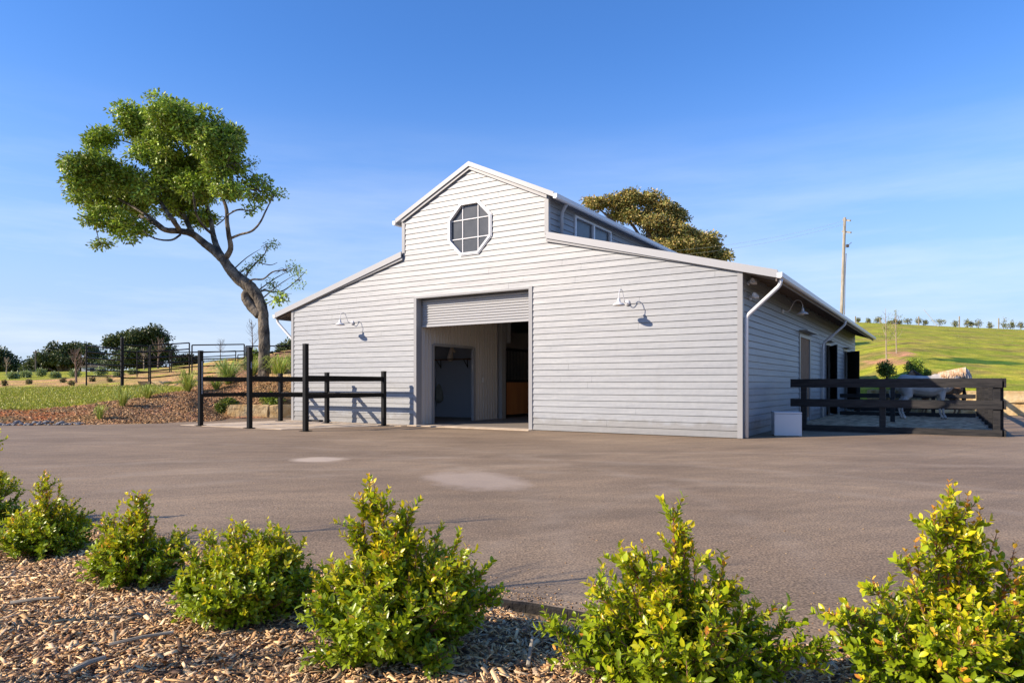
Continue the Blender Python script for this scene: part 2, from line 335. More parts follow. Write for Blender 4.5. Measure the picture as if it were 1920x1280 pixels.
# ------------------------------------------------------------------ terrain
RY = [20, 22, 23, 24, 25, 26, 27.2, 27.6, 28, 29, 30, 31, 33, 36, 40, 45, 52, 60, 80, 110, 150, 200, 400, 1500]
def col_(pts):
    ys = [p[0] for p in pts]; zs = [p[1] for p in pts]; return np.interp(RY, ys, zs)
UC = [(-1.2, [(22, -.05), (23, .2), (25, .45), (30, .8), (45, 1.4), (80, 2.4), (120, 2.5), (400, -8), (1500, -10)]),
      (-.75, [(22, -.05), (22.6, .12), (23, .25), (25, .5), (30, .9), (36, 1.15), (45, 1.62), (60, 2.25), (80, 2.85), (110, 2.9), (150, 2.0), (400, -8), (1500, -10)]),
      (-.593, [(22.8, -.05), (24, .3), (26, .6), (30, .95), (33, 1.2), (36, 1.3), (45, 1.75), (60, 2.4), (80, 2.9), (110, 2.9), (150, 2), (400, -8), (1500, -10)]),
      (-.476, [(24.5, -.05), (26, .5), (28, 1.0), (30, 1.15), (33, 1.35), (45, 2.2), (60, 3.0), (80, 3.6), (110, 3.0), (400, -8), (1500, -10)]),
      (-.414, [(27.2, -.05), (27.6, .55), (29, 1.1), (31, 1.6), (33, 1.75), (45, 2.7), (60, 3.6), (80, 4), (150, 3), (400, -8), (1500, -10)]),
      (-.359, [(27.2, -.05), (27.6, .55), (30, 1.75), (33, 2.1), (45, 3.2), (60, 4.1), (80, 4.5), (150, 3), (400, -8), (1500, -10)]),
      (-.321, [(27.2, -.05), (27.6, .55), (30, 1.75), (33, 2.3), (45, 3.6), (60, 4.4), (80, 5), (150, 4), (400, -4), (1500, -10)]),
      (-.1, [(27.6, -.05), (33, .5), (45, 2), (60, 4), (80, 5), (150, 6), (400, 0), (1500, -10)]),
      (.2, [(45, -.05), (60, 3.4), (80, 6), (150, 12), (200, 12), (400, 5), (1500, -10)]),
      (.5, [(38, -.05), (45, 1.6), (60, 4.4), (80, 7), (150, 15.2), (200, 15), (400, 5), (1500, -10)]),
      (.578, [(28, -.05), (30, 1.02), (36, 1.5), (45, 3.0), (60, 5.0), (80, 7.2), (150, 14.7), (200, 14), (400, 5), (1500, -10)]),
      (.656, [(28, 0.9), (30, 1.02), (36, 1.7), (45, 2.8), (60, 4.7), (80, 6.9), (150, 14.1), (200, 13.5), (400, 5), (1500, -10)]),
      (.75, [(28, 0.9), (30, 1.02), (36, 1.65), (45, 2.7), (60, 4.5), (80, 6.6), (150, 13.5), (200, 13), (400, 5), (1500, -10)]),
      (1.3, [(26, 0.9), (30, 1.02), (45, 2.4), (80, 6), (150, 11.5), (200, 11), (400, 5), (1500, -10)])]
US = [u for u, _ in UC]; TAB = np.array([col_(p) for _, p in UC])
WALL = [(34, 25.4), (26, 28.1), (18.6, 30.6), (20.0, 38.5), (24, 50)]       # face line of the sandstone wall (right)
def behind_wall(x, y):
    """signed distance-ish: >0 behind retaining wall"""
    best = -99
    (x0, y0), (x1, y1), (x2, y2) = WALL[0], WALL[2], WALL[3]
    d = Vector((x1 - x0, y1 - y0)).normalized(); n = Vector((d.y, -d.x)) * -1
    n = Vector((-d.y, d.x)); n = n if n.y > 0 else -n
    a = (x - x1) * n.x + (y - y1) * n.y
    d2 = Vector((x2 - x1, y2 - y1)).normalized(); n2 = Vector((d2.y, -d2.x)); n2 = n2 if n2.x > 0 else -n2
    b = (x - x1) * n2.x + (y - y1) * n2.y
    return min(a, b)
def tz(x, y):
    if y < 15: return -.06
    u = x / y; u = min(max(u, US[0]), US[-1] - 1e-6)
    i = int(np.searchsorted(US, u)) - 1; i = max(0, min(i, len(US) - 2)); f = (u - US[i]) / (US[i + 1] - US[i]); f = min(max(f, 0), 1)
    yy = min(max(y, RY[0]), RY[-1])
    z = (1 - f) * np.interp(yy, RY, TAB[i]) + f * np.interp(yy, RY, TAB[i + 1])
    # keep clear of the barn and the yards beside it
    dx, dy = x - C0.x, y - C0.y; lx = CT * dx + ST * dy; ly = -ST * dx + CT * dy
    ex = max(-16.24 - lx, lx - 0, 0); ey = max(-ly, ly - 24.9, 0); dist = math.hypot(ex, ey)
    k = min(max((dist - 1.35) / 1.6, 0), 1); k = k * k * (3 - 2 * k)
    if lx > -1 and y < 60 and x > 5:
        bw = behind_wall(x, y); kk = min(max((bw - .33) / .2, 0), 1)
        k = min(k, kk)
    z = -.06 + (z + .06) * k
    if y > 21 and z > .02:
        z += noise.noise(Vector((x * .35, y * .35, 0))) * min(.06, z * .2) + noise.noise(Vector((x * 1.7, y * 1.7, 3))) * min(.03, z * .1)
    return float(z)

GRASS = np.array((.25, .27, .03)); GRASS2 = np.array((.22, .23, .045)); SANDC = np.array((.46, .30, .14)); MULCH = np.array((.27, .165, .095)); RED = np.array((.34, .125, .05))
DRY = np.array((.31, .26, .08))
def fbm(x, y, s, seed=0): return noise.fractal(Vector((x * s, y * s, seed)), 1, 2, 4)
def tcol(x, y):
    if y < 18: return np.array((.16, .12, .09))
    u = x / y; n = fbm(x, y, .25); n2 = fbm(x, y, .9, 4)
    if u < .1:
        # depth at which mulch gives way to grass, sand, grass
        g0 = np.interp(u, [-.9, -.75, -.66, -.593, -.53, -.476, -.44, -.3], [24.6, 24.9, 25.6, 26.3, 27.3, 28.6, 34, 60]) + n * .8 + n2 * .5
        s0 = np.interp(u, [-.75, -.593, -.476, -.4], [35.5, 33.2, 31.5, 31.5]) + n * .8
        s1 = np.interp(u, [-.75, -.593, -.476, -.4], [44, 50, 62, 110]) + n * 3
        redk = np.interp(u, [-.68, -.60], [1, .0]); c0 = RED * redk + MULCH * (1 - redk)
        if n2 > .15: c0 = MULCH * .9
        if y < g0: return c0
        if y < s0: return GRASS * 1.25 + (DRY - GRASS) * max(0, n2) * .6
        if y < s1: return SANDC * (1 + n2 * .12) if n2 < .32 else GRASS * 1.3
        return GRASS * 1.1
    # right hill
    c = GRASS2 * (1 - .35) + DRY * .35
    k = min(max(n * 1.6 + .25, 0), 1); c = GRASS * 1.25 * (1 - k) + DRY * .85 * k
    pa = np.array(((.30 + .0) , .17, .10)) + .06
    # bare soil round the two young trees, then a greener band
    px = CX + F * u; z = tz(x, y); py = HY - (z - H) * F / y
    if y < 60:
        for (bx, by, rw, rh) in ((1665, 678, 42, 6.0), (1692, 664, 26, 5.0)):
            if ((px - bx) / rw) ** 2 + ((py - by) / rh) ** 2 < 1 + n2 * .8: return np.array((.42, .24, .14))
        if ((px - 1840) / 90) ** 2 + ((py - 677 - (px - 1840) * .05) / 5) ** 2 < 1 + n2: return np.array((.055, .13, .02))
    return c

def axis(segs):
    out_ = []
    for a, b, s in segs: out_ += list(np.arange(a, b, s))
    out_.append(segs[-1][1]); return np.array(out_)
gx = axis([(-900, -200, 100), (-200, -60, 8), (-60, -30, 1.5), (-30, 32, .42), (32, 60, 1.5), (60, 200, 5), (200, 900, 100)])
gy = axis([(-60, 18, 13), (18, 21, 1), (21, 50, .42), (50, 80, 1.2), (80, 200, 4), (200, 400, 20), (400, 1500, 100)])
V = []; Cc = []
for y in gy:
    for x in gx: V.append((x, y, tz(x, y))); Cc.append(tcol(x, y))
nx = len(gx); ii, jj = np.meshgrid(np.arange(len(gy) - 1), np.arange(nx - 1), indexing='ij'); b0 = (ii * nx + jj).ravel()
o = np_mesh('ground', V, np.stack([b0, b0 + 1, b0 + nx + 1, b0 + nx], 1), M['terrain'], np.array(Cc), smooth=True)
tag(o, 'grass and earth ground rising to low hills behind the barn', kind='structure')
# the ground sheet dips out of the way under the mulch bed
# asphalt
edge = [(-40, 16.5), (-26, 13), (-12, 9.2), (-5.8, 7.1), (-4.12, 6.58), (-2.67, 5.57), (-1.6, 4.95), (-.7, 4.45), (.05, 4.11), (.52, 3.86), (1.5, 3.43), (2.43, 3.25), (5, 3.0), (14, 2.7), (60, 2.4)]
def edge_y(x):
    xs = [e[0] for e in edge]; return float(np.interp(x, xs, [e[1] for e in edge]))
ex = list(np.arange(-40, -6, 1.0)) + list(np.arange(-6, 4, .08)) + list(np.arange(4, 60, 2.0))
epts = [(x, edge_y(x) + noise.noise(Vector((x * 2.2, 0, 5))) * .06 + noise.noise(Vector((x * 9, 0, 5))) * .02, 0) for x in ex]
mb = MB(); far = [(60, 62, 0), (-40, 62, 0)]
pts = epts + far
n = len(pts); mb.v += pts; mb.f.append(tuple(range(n)))
for i in range(len(epts) - 1):
    pass
o = mb.build('driveway', M['asphalt']); tag(o, 'brown grey asphalt forecourt in front of the barn', kind='structure')

mb = MB()
for i in range(len(epts) - 1):
    a, b_ = Vector(epts[i]), Vector(epts[i + 1]); k0 = .015 + .012 * noise.noise(Vector((a.x * 7, 1, 1))); a2, b2 = a + Vector((0, -k0, -.012)), b_ + Vector((0, -k0, -.012))
    mb.quad(a2, b2, b_, a); mb.quad(a2 + Vector((0, -.02, -.2)), b2 + Vector((0, -.02, -.2)), b2, a2)
tag(mb.build('driveway_edge', mat('shaded_bitumen_edge', (.008, .007, .006), .95, (.02, .017, .014), 20, .8, 40)), 'broken dark edge of the asphalt above the mulch', kind='structure')  # dark bitumen, its colour blackened further to stand for shade on the drop
# mulch bed in the foreground
def bed_z(x, y):
    d = edge_y(x) - y; k = min(max(d / .8, 0), 1)
    dip = -.075 * math.exp(-((x - .3) / .42) ** 2) * math.exp(-(d / .22) ** 2)
    return dip - .028 + .045 * k + noise.noise(Vector((x * 1.3, y * 1.3, 0))) * .045 * k + noise.noise(Vector((x * 4, y * 4, 2))) * .015
bx = axis([(-30, -7, 1), (-7, 4.5, .06), (4.5, 20, 1)]); V = []; rows = 90
for j in range(rows):
    f = j / (rows - 1)
    for x in bx:
        e = edge_y(x) + .03; y = e - (f ** 1.6) * (e + 8)
        V.append((x, y, bed_z(x, y)))
nx = len(bx); ii, jj = np.meshgrid(np.arange(rows - 1), np.arange(nx - 1), indexing='ij'); b0 = (ii * nx + jj).ravel()
M['bed'] = mat('mulch_soil', (.09, .05, .028), .95, (.27, .17, .10), 26, 1.0, 45, bdist=.03)
o = np_mesh('mulch_bed', V, np.stack([b0, b0 + nx, b0 + nx + 1, b0 + 1], 1), M['bed'], smooth=True)
tag(o, 'garden bed of wood mulch along the near edge of the asphalt', kind='structure')
PAL = np.array([1.32, 1.30, 1.18]) * np.array([(.56, .36, .18), (.46, .28, .13), (.36, .21, .10), (.68, .47, .27), (.30, .15, .065), (.19, .10, .045), (.50, .36, .22), (.38, .28, .19), (.62, .40, .20), (.10, .055, .03)])
def chips(name, P, ln, wd, th, tilt, label, cat='wood chips', pal=PAL, zrot=None):
    n = len(P); az = rng.uniform(0, 2 * math.pi, n) if zrot is None else zrot
    t1 = rng.normal(0, tilt, n); t2 = rng.normal(0, tilt, n)
    D = np.stack([np.cos(az) * np.cos(t1), np.sin(az) * np.cos(t1), np.sin(t1)], 1)
    Sx = unit(np.stack([-np.sin(az), np.cos(az), t2], 1)); Nn = np.cross(D, Sx)
    ln, wd, th = ln[:, None] / 2, wd[:, None] / 2, th[:, None] / 2
    tp = rng.uniform(.3, 1, (n, 1)); tp2 = rng.uniform(.5, 1.1, (n, 1))
    c = [P - D * ln + Sx * wd * tp - Nn * th, P + D * ln + Sx * wd * tp2 - Nn * th, P + D * ln * tp2 - Sx * wd - Nn * th, P - D * ln * tp - Sx * wd * tp2 - Nn * th]
    V = np.stack(c + [q + 2 * Nn * th for q in c], 1).reshape(-1, 3)
    Fb = np.array([(4, 5, 6, 7), (0, 1, 5, 4), (1, 2, 6, 5), (2, 3, 7, 6), (3, 0, 4, 7)])
    Fc = ((np.arange(n) * 8)[:, None, None] + Fb[None]).reshape(-1, 4)
    cl = pal[rng.integers(0, len(pal), n)] * rng.uniform(.7, 1.25, (n, 1))
    o = np_mesh(name, V, Fc, M['chip'], np.repeat(cl, 8, 0)); return tag(o, label, cat, kind='stuff')
def bedpts(n, x0, x1, y0, ymax=9):
    out_ = []
    while len(out_) < n:
        x = rng.uniform(x0, x1); y = rng.uniform(y0, ymax)
        if y > edge_y(x) + rng.uniform(-.05, .06): continue
        if abs(x) > .79 * y + .6: continue
        if rng.random() > min(1, (4.2 / y) ** 1.3): continue
        out_.append((x, y, bed_z(x, y)))
    return np.array(out_)
P = bedpts(66000, -7, 4, 2.2); n = len(P); P[:, 2] += rng.uniform(-.004, .022, n)
ln = np.clip(rng.lognormal(math.log(.025), .65, n), .008, .12); wd = np.minimum(ln * rng.uniform(.12, .42, n), .022); th = rng.uniform(.0015, .004, n)
chips('mulch_chips', P, ln, wd, th * .8, .36, 'tan and brown wood chips covering the foreground garden bed')
# ------------------------------------------------------------------ barn
W_, D_, EZ = 16.24, 24.9, 4.13
XC = -W_ / 2
BH = .1725
def hw(z):
    if z <= EZ: return W_ / 2
    if z <= 5.55: return W_ / 2 - (z - EZ) / (5.55 - EZ) * (W_ / 2 - 2.72)
    if z <= 6.72: return 2.72
    return max(0.0, 2.72 * (8.03 - z) / (8.03 - 6.72))
barn = empty('barn', C0, TH, 'large pale grey weatherboard stable barn with a raised central gable', 'barn')
oct_c, oct_r = (XC - .02, 6.12), .80
def octh(z):
    d = abs(z - oct_c[1])
    if d > oct_r: return None
    k = oct_r * math.tan(R(22.5))
    return oct_r if d < k else oct_r - (d - k)
DX0, DX1, DZ = -.632 * W_, -.370 * W_, 4.10
def boards(mb, xf, holes, zcuts, z0, z1, T, start=0.0):
    """boards on local plane; T(x, y, z)->vec, y outward negative"""
    jr = random.Random(17); z = start
    while z < z1 - 1e-4:
        zt = z + BH; jx = [jr.uniform(-22, 26) for _ in range(5)]
        cuts = sorted(set([max(z, z0), min(z + .015, z1), min(zt, z1)] + [c for c in zcuts if z + .016 < c < min(zt, z1)]))
        for a, b in zip(cuts[:-1], cuts[1:]):
            if b - a < 1e-5: continue
            mid = (a + b) / 2; groove = mid < z + .015
            ia, ib = xf(a + 1e-6), xf(b - 1e-6)
            if ia is None or ib is None: continue
            segs = [(ia[0], ia[1], ib[0], ib[1])]
            for h in holes:
                ha, hb = h(a + 1e-6), h(b - 1e-6)
                if ha is None or hb is None: continue
                new = []
                for (l0, r0, l1, r1) in segs:
                    if ha[0] >= r0 or ha[1] <= l0: new.append((l0, r0, l1, r1)); continue
                    if ha[0] > l0: new.append((l0, ha[0], l1, hb[0]))
                    if ha[1] < r0: new.append((ha[1], r0, hb[1], r1))
                segs = new
            def yo(zz):
                return .004 if groove else -.028 + .020 * (zz - z - .015) / (BH - .015)
            if not groove:
                for j in jx:
                    new = []
                    for q_ in segs:
                        if q_[0] + .6 < j < q_[1] - .6 and q_[2] + .6 < j < q_[3] - .6: new += [(q_[0], j - .002, q_[2], j - .002), (j + .002, q_[1], j + .002, q_[3])]
                        else: new.append(q_)
                    segs = new
            for (l0, r0, l1, r1) in segs:
                if r0 - l0 < .003 and r1 - l1 < .003: continue
                mb.quad(T(l0, yo(a), a), T(r0, yo(a), a), T(r1, yo(b), b), T(l1, yo(b), b))
                if not groove and abs(a - z - .015) < 1e-6: mb.quad(T(l0, .004, a), T(r0, .004, a), T(r0, -.028, a), T(l0, -.028, a))
        z = zt
mb = MB()
boards(mb, lambda z: (XC - hw(z), XC + hw(z)),
       [lambda z: (DX0, DX1) if z < DZ else None,
        lambda z: (oct_c[0] - octh(z), oct_c[0] + octh(z)) if octh(z) else None],
       [EZ, 5.55, 6.72, DZ, oct_c[1] - oct_r, oct_c[1] + oct_r, oct_c[1] - oct_r * math.tan(R(22.5)), oct_c[1] + oct_r * math.tan(R(22.5))], 0.02, 8.02,
       lambda x, y, z: (x, y, z))
mb.build('front_wall', M['clad'], barn)
# side openings: (y0, y1, z0, z1)
SO = [(7.75, 9.9, .15, 3.02), (13.8, 15.0, .05, 3.02), (19.85, 21.1, .05, 3.02)]
mb = MB()
boards(mb, lambda z: (0, D_), [(lambda z, a=a: (a[0], a[1]) if a[2] < z < a[3] else None) for a in SO], [a[3] for a in SO] + [.05, .15], .02, EZ - .04, lambda x, y, z: (-y, x, z))
mb.build('side_wall', M['clad'], barn)
mb = MB(); boards(mb, lambda z: (-D_, 0), [], [], .02, EZ - .04, lambda x, y, z: (-W_ + y, -x, z)); mb.build('side_wall', M['clad'], barn)
mb = MB(); boards(mb, lambda z: (XC - hw(z), XC + hw(z)), [], [EZ, 5.55, 6.72], .02, 8.02, lambda x, y, z: (2 * XC - x, D_ - y, z)); mb.build('rear_wall', M['clad'], barn)
# clerestory walls
CW0, CW1 = 1.66, 4.24
mb = MB(); boards(mb, lambda z: (.0, D_), [lambda z: (CW0, CW1) if 5.75 < z < 6.46 else None], [5.75, 6.46], 5.4, 6.75, lambda x, y, z: (XC + 2.72 - y, x, z), start=5.4)
mb.build('clerestory_wall', M['clad'], barn)
mb = MB(); boards(mb, lambda z: (-D_, 0), [], [], 5.4, 6.75, lambda x, y, z: (XC - 2.72 + y, -x, z), start=5.4)
mb.build('clerestory_wall', M['clad'], barn)
# inner skin so that no daylight leaks between boards
mb = MB(); mb.box(-.12, -.1, .15, D_ - .15, 3.1, 4.05); mb.box(-W_ + .1, -W_ + .12, .15, D_ - .15, .03, 4.05)
mb.build('wall_lining', M['steel_in'], barn)
# corner trims
for x in (-W_, 0):
    s = 1 if x == 0 else -1; mb = MB()
    mb.box(x - .085 if s > 0 else x - .038, x + .038 if s > 0 else x + .085, -.040, -.0265, .01, EZ + .02)
    mb.box(x + s * .0265 if s > 0 else x + s * .040, x + s * .040 if s > 0 else x + s * .0265, -.0265, .08, .01, EZ - .03)
    mb.build('corner_trim', M['trim'], barn)
mb = MB(); mb.box(XC + 2.72 - .09, XC + 2.72 + .038, -.040, -.0265, 5.62, 6.75); mb.box(XC + 2.72 + .0265, XC + 2.72 + .040, -.0265, .08, 5.62, 6.72); mb.build('corner_trim', M['trim'], barn)
mb = MB(); mb.box(XC - 2.72 - .035, XC - 2.72 + .09, -.040, -.0265, 5.62, 6.75); mb.build('corner_trim', M['trim'], barn)
# door surround
mb = MB()
mb.box(DX0 - .10, DX0 + .01, -.045, .22, .012, DZ + .0); mb.box(DX1 - .01, DX1 + .11, -.045, .22, .012, DZ + .07)
mb.box(DX0 - .10, DX1 - .0105, -.043, .22, DZ, DZ + .05)
mb.build('door_frame', M['trim'], barn)
# roller door
mb = MB(); zz0, zz1 = 3.26, 4.08; n = 80
x0, x1 = DX0 + .03, DX1 - .03
for i in range(n):
    za, zb = zz0 + (zz1 - zz0) * i / n, zz0 + (zz1 - zz0) * (i + 1) / n
    f = lambda q: .24 + .016 * math.cos((q - zz0) / .082 * 2 * math.pi)
    mb.quad((x0, f(za), za), (x1, f(za), za), (x1, f(zb), zb), (x0, f(zb), zb))
mb.build('roller_door', M['barge'], barn, smooth=True)
MB().box(x0, x1, .215, .27, zz0 - .07, zz0).build('bottom_rail', M['barge'], barn)
# roofs
def roof(side, xa, za, xb, zb, y0, y1, name='roof'):
    mb = MB(); d = Vector((xb - xa, 0, zb - za)); nrm = Vector((-d.z, 0, d.x)).normalized();
    if nrm.z < 0: nrm = -nrm
    t = .05; n = 1
    pts = [Vector((xa, y0, za)), Vector((xb, y0, zb)), Vector((xb, y0, zb)) + nrm * t, Vector((xa, y0, za)) + nrm * t]
    mb.prism(pts, (0, y1 - y0, 0)); k = int((y1 - y0) / .25)
    for i in range(k):
        yy = y0 + .12 + i * .25
        a, b = Vector((xa, yy, za)) + nrm * (t + .001), Vector((xb, yy, zb)) + nrm * (t + .001)
        mb.box(0, (b - a).length, 0, .05, 0, .02, Matrix.Translation(a) @ Matrix.Rotation(-math.atan2(b.z - a.z, b.x - a.x), 4, 'Y')) if side > 0 else None
    return mb.build(name, M['roof'], barn)
OV = .84; EAVE = 3.93; CLZ = 5.58
ya, yb = -.10, D_ + .95
roof(1, XC + 2.75, CLZ, OV, EAVE, ya, yb); roof(-1, XC - 2.75, CLZ, -W_ - OV, EAVE, ya, yb)
roof(1, XC, 8.06, XC + 2.95, 6.68, ya, yb); roof(-1, XC, 8.06, XC - 2.95, 6.68, ya, yb)
# barge boards
def barge(a, b, h, name='barge_board', y=-.125, dep=.04):
    mb = MB(); a, b = Vector(a), Vector(b)
    mb.prism([a, b, b + Vector((0, 0, h)), a + Vector((0, 0, h))], (0, dep, 0)); return mb.build(name, M['barge'], barn)
yb_ = -.125
barge((XC + 2.72, yb_, CLZ - .10), (OV + .02, yb_, EAVE - .10), .19)
barge((XC - 2.72, yb_, CLZ - .10), (-W_ - OV - .02, yb_, EAVE - .10), .19)
barge((XC, yb_, 8.0), (XC + 2.97, yb_, 6.62), .145); barge((XC, yb_, 8.0), (XC - 2.97, yb_, 6.62), .145)
mb = MB()
for (a, b) in (((XC + 2.7, CLZ - .13), (.0, EZ - .02)), ((XC - 2.7, CLZ - .13), (-W_, EZ - .02)), ((XC, 7.96), (XC + 2.72, 6.68)), ((XC, 7.96), (XC - 2.72, 6.68))):
    mb.prism([(a[0], -.085, a[1] - .05), (b[0], -.085, b[1] - .05), (b[0], -.085, b[1] + .04), (a[0], -.085, a[1] + .04)], (0, .055, 0))
mb.build('barge_batten', M['trim'], barn)
# eaves: fascia, soffit lining, gutter
def gutter(x, z, s, y0, y1):
    mb = MB(); p = [(0, .0), (0, -.12), (.09, -.135), (.12, -.10), (.125, .005), (.105, .01), (.10, -.085), (.02, -.10), (.012, .0)]
    pts = [(x + s * a, y0, z + b) for a, b in p]; mb.prism(pts, (0, y1 - y0, 0))
    mb.prism([(x + s * a, y0 - .004, z + b) for a, b in ((0, .0), (0, -.12), (.09, -.135), (.12, -.10), (.125, .005))], (0, .003, 0))
    return mb.build('gutter', M['white'], barn)
gutter(OV + .005, EAVE + .02, 1, ya - .03, yb); gutter(-W_ - OV - .005, EAVE + .02, -1, ya - .03, yb)
gutter(XC + 2.96, 6.70, 1, ya - .03, yb); gutter(XC - 2.96, 6.70, -1, ya - .03, yb)
for s, xw, xe in ((1, 0.0, OV), (-1, -W_, -W_ - OV)):
    mb = MB(); mb.box(min(xe - s * .03, xe), max(xe - s * .03, xe), ya + .02, yb - .02, EAVE - .17, EAVE - .01); mb.build('fascia', M['soffit'], barn)
    mb = MB(); mb.quad((xw, ya + .03, EZ + .02), (xe - s * .035, ya + .03, EAVE - .03), (xe - s * .035, yb - .03, EAVE - .03), (xw, yb - .03, EZ + .02)); mb.build('soffit', M['soffit'], barn)
    mb = MB()
    for i in range(28):
        yy = .05 + i * .9
        if yy < yb: mb.beam((xw, yy, EZ - .04), (xe - s * .04, yy, EAVE - .09), .045, .09)
    mb.build('rafters', M['soffit'], barn)
# downpipes
def downpipe(pts, r=.047, m=M['white']):
    P_ = []
    pts = [Vector(p) for p in pts]
    for i, p in enumerate(pts):
        if 0 < i < len(pts) - 1:
            a = (pts[i - 1] - p).normalized() * .07; b = (pts[i + 1] - p).normalized() * .07
            P_ += [p + a, p + (a + b) * .3, p + b]
        else: P_.append(p)
    return MB().tube(P_, r, 14).build('downpipe', m, barn, smooth=True)
downpipe([(.90, .03, 3.83), (.90, .03, 3.68), (.10, .10, 2.98), (.10, .10, .02)])
downpipe([(.90, 12.5, 3.83), (.90, 12.5, 3.68), (.10, 12.5, 2.95), (.10, 12.5, .02)])
downpipe([(-W_ - .90, .03, 3.83), (-W_ - .90, .03, 3.68), (-W_ - .10, .10, 2.98), (-W_ - .10, .10, .02)])
downpipe([(XC + 3.0, .62, 6.58), (XC + 2.9, .62, 6.45), (XC + 2.83, .62, 6.3), (XC + 2.83, .62, 5.62)], .055, M['barge'])
# octagon window
win = MB()
def ring(r0, r1, y0, y1, mb):
    k = 8
    for i in range(k):
        a0, a1 = R(22.5 + 45 * i), R(22.5 + 45 * (i + 1)); q = 1 / math.cos(R(22.5))
        P_ = lambda r, a, y: (oct_c[0] + r * q * math.cos(a), y, oct_c[1] + r * q * math.sin(a))
        mb.quad(P_(r0, a0, y0), P_(r0, a1, y0), P_(r1, a1, y0), P_(r1, a0, y0))
        mb.quad(P_(r1, a0, y0), P_(r1, a1, y0), P_(r1, a1, y1), P_(r1, a0, y1))
        mb.quad(P_(r0, a1, y0), P_(r0, a0, y0), P_(r0, a0, y1), P_(r0, a1, y1))
ring(.735, .80, -.07, .06, win); ring(.785, .83, -.05, -.029, win)
wo = win.build('octagonal_window', M['alu'], barn)
q = 1 / math.cos(R(22.5)); g = MB(); g.poly([(oct_c[0] + .755 * q * math.cos(R(22.5 + 45 * i)), .03, oct_c[1] + .755 * q * math.sin(R(22.5 + 45 * i))) for i in range(8)])
g.build('pane', M['glassdark'], wo)
g = MB()
for d in (-.29, .29):
    g.box(oct_c[0] + d - .014, oct_c[0] + d + .014, .008, .028, oct_c[1] - .735, oct_c[1] + .735); g.box(oct_c[0] - .735, oct_c[0] + .735, .004, .024, oct_c[1] + d - .014, oct_c[1] + d + .014)
g.build('glazing_bars', M['white'], wo)
# clerestory windows: two panes with deep white frames
X0 = XC + 2.72
wm = MB(); n = 2; ww = (CW1 - CW0) / 2
wm.box(X0 - .05, X0 + .06, CW0 - .05, CW0 + .03, 5.7, 6.5); wm.box(X0 - .05, X0 + .06, CW1 - .03, CW1 + .05, 5.7, 6.5); wm.box(X0 - .05, X0 + .055, CW0 + .03, CW1 - .03, 6.44, 6.5)
wm.box(X0 - .05, X0 + .058, CW0 + ww - .05, CW0 + ww + .05, 5.7, 6.44)
wmo = wm.build('clerestory_window', M['alu'], barn)
MB().box(X0 - .03, X0 - .02, CW0 + .03, CW0 + ww - .05, 5.7, 6.44).build('pane', M['glassdark'], wmo)
MB().box(X0 - .03, X0 - .02, CW0 + ww + .05, CW1 - .03, 5.7, 6.44).build('pane', M['glassdark'], wmo)
# side stable opening with brown timber shutter
a = SO[0]
f = MB(); f.box(-.04, .045, a[0] - .06, a[0] + .10, .02, a[3] + .03); f.box(-.04, .045, a[1] - .10, a[1] + .06, .02, a[3] + .03); f.box(-.04, .043, a[0] + .1, a[1] - .1, a[3] - .07, a[3] + .03)
f.box(-.04, .043, a[0] + .1, a[1] - .1, 1.40, 1.52)
so_ = f.build('stable_window', M['trim'], barn)
f = MB(); yy = a[0] + .1
while yy < a[1] - .12:
    f.box(-.03, .0, yy, min(yy + .115, a[1] - .1), 1.52, a[3] - .07); f.box(-.03, .0, yy, min(yy + .115, a[1] - .1), .06, 1.40); yy += .14
f.build('timber_panel', M['brown'], so_)
MB().box(-.01, .30, a[0] - .1, a[1] + .1, a[3] + .12, a[3] + .15, Matrix.Rotation(R(0), 4, 'Y')).build('hood', M['trim'], so_)
# two open stable doors swung out
for (i, a) in enumerate(SO[1:]):
    f = MB(); f.box(-.04, .045, a[0] - .06, a[0] + .04, .02, a[3] + .03); f.box(-.04, .045, a[1] - .04, a[1] + .06, .02, a[3] + .03); f.box(-.04, .043, a[0] + .04, a[1] - .04, a[3] - .04, a[3] + .03)
    f.build('stable_door_frame', M['trim'], barn)
    ang = (R(20), R(33))[i]
    Mx = Matrix.Translation((.06, a[1], 0)) @ Matrix.Rotation(ang - R(90), 4, 'Z')
    f = MB(); f.box(0, 1.15, -.03, .0, 1.42, 2.98, Mx); lf = f.build('upper_door_leaf', M['timber'], barn)
    f = MB(); f.box(0, 1.15, -.03, .0, .10, 1.38, Mx); f.build('lower_door_leaf', M['timber'], barn)
    f = MB(); f.box(.02, 1.13, -.05, -.031, 2.80, 2.94, Mx); f.build('door_brace', M['timber'], lf); f = MB(); f.box(.02, 1.13, -.05, -.031, 1.46, 1.60, Mx); f.build('door_brace', M['timber'], lf)
    f = MB(); f.tube([Mx @ Vector((1.07, -.06, 1.75)), Mx @ Vector((1.07, -.06, 1.95))], .012, 6); f.build('door_handle', M['black'], lf)
    MB().box(-.05, .26, a[0] - .1, a[1] + .1, a[3] + .10, a[3] + .13).build('door_hood', M['trim'], barn)
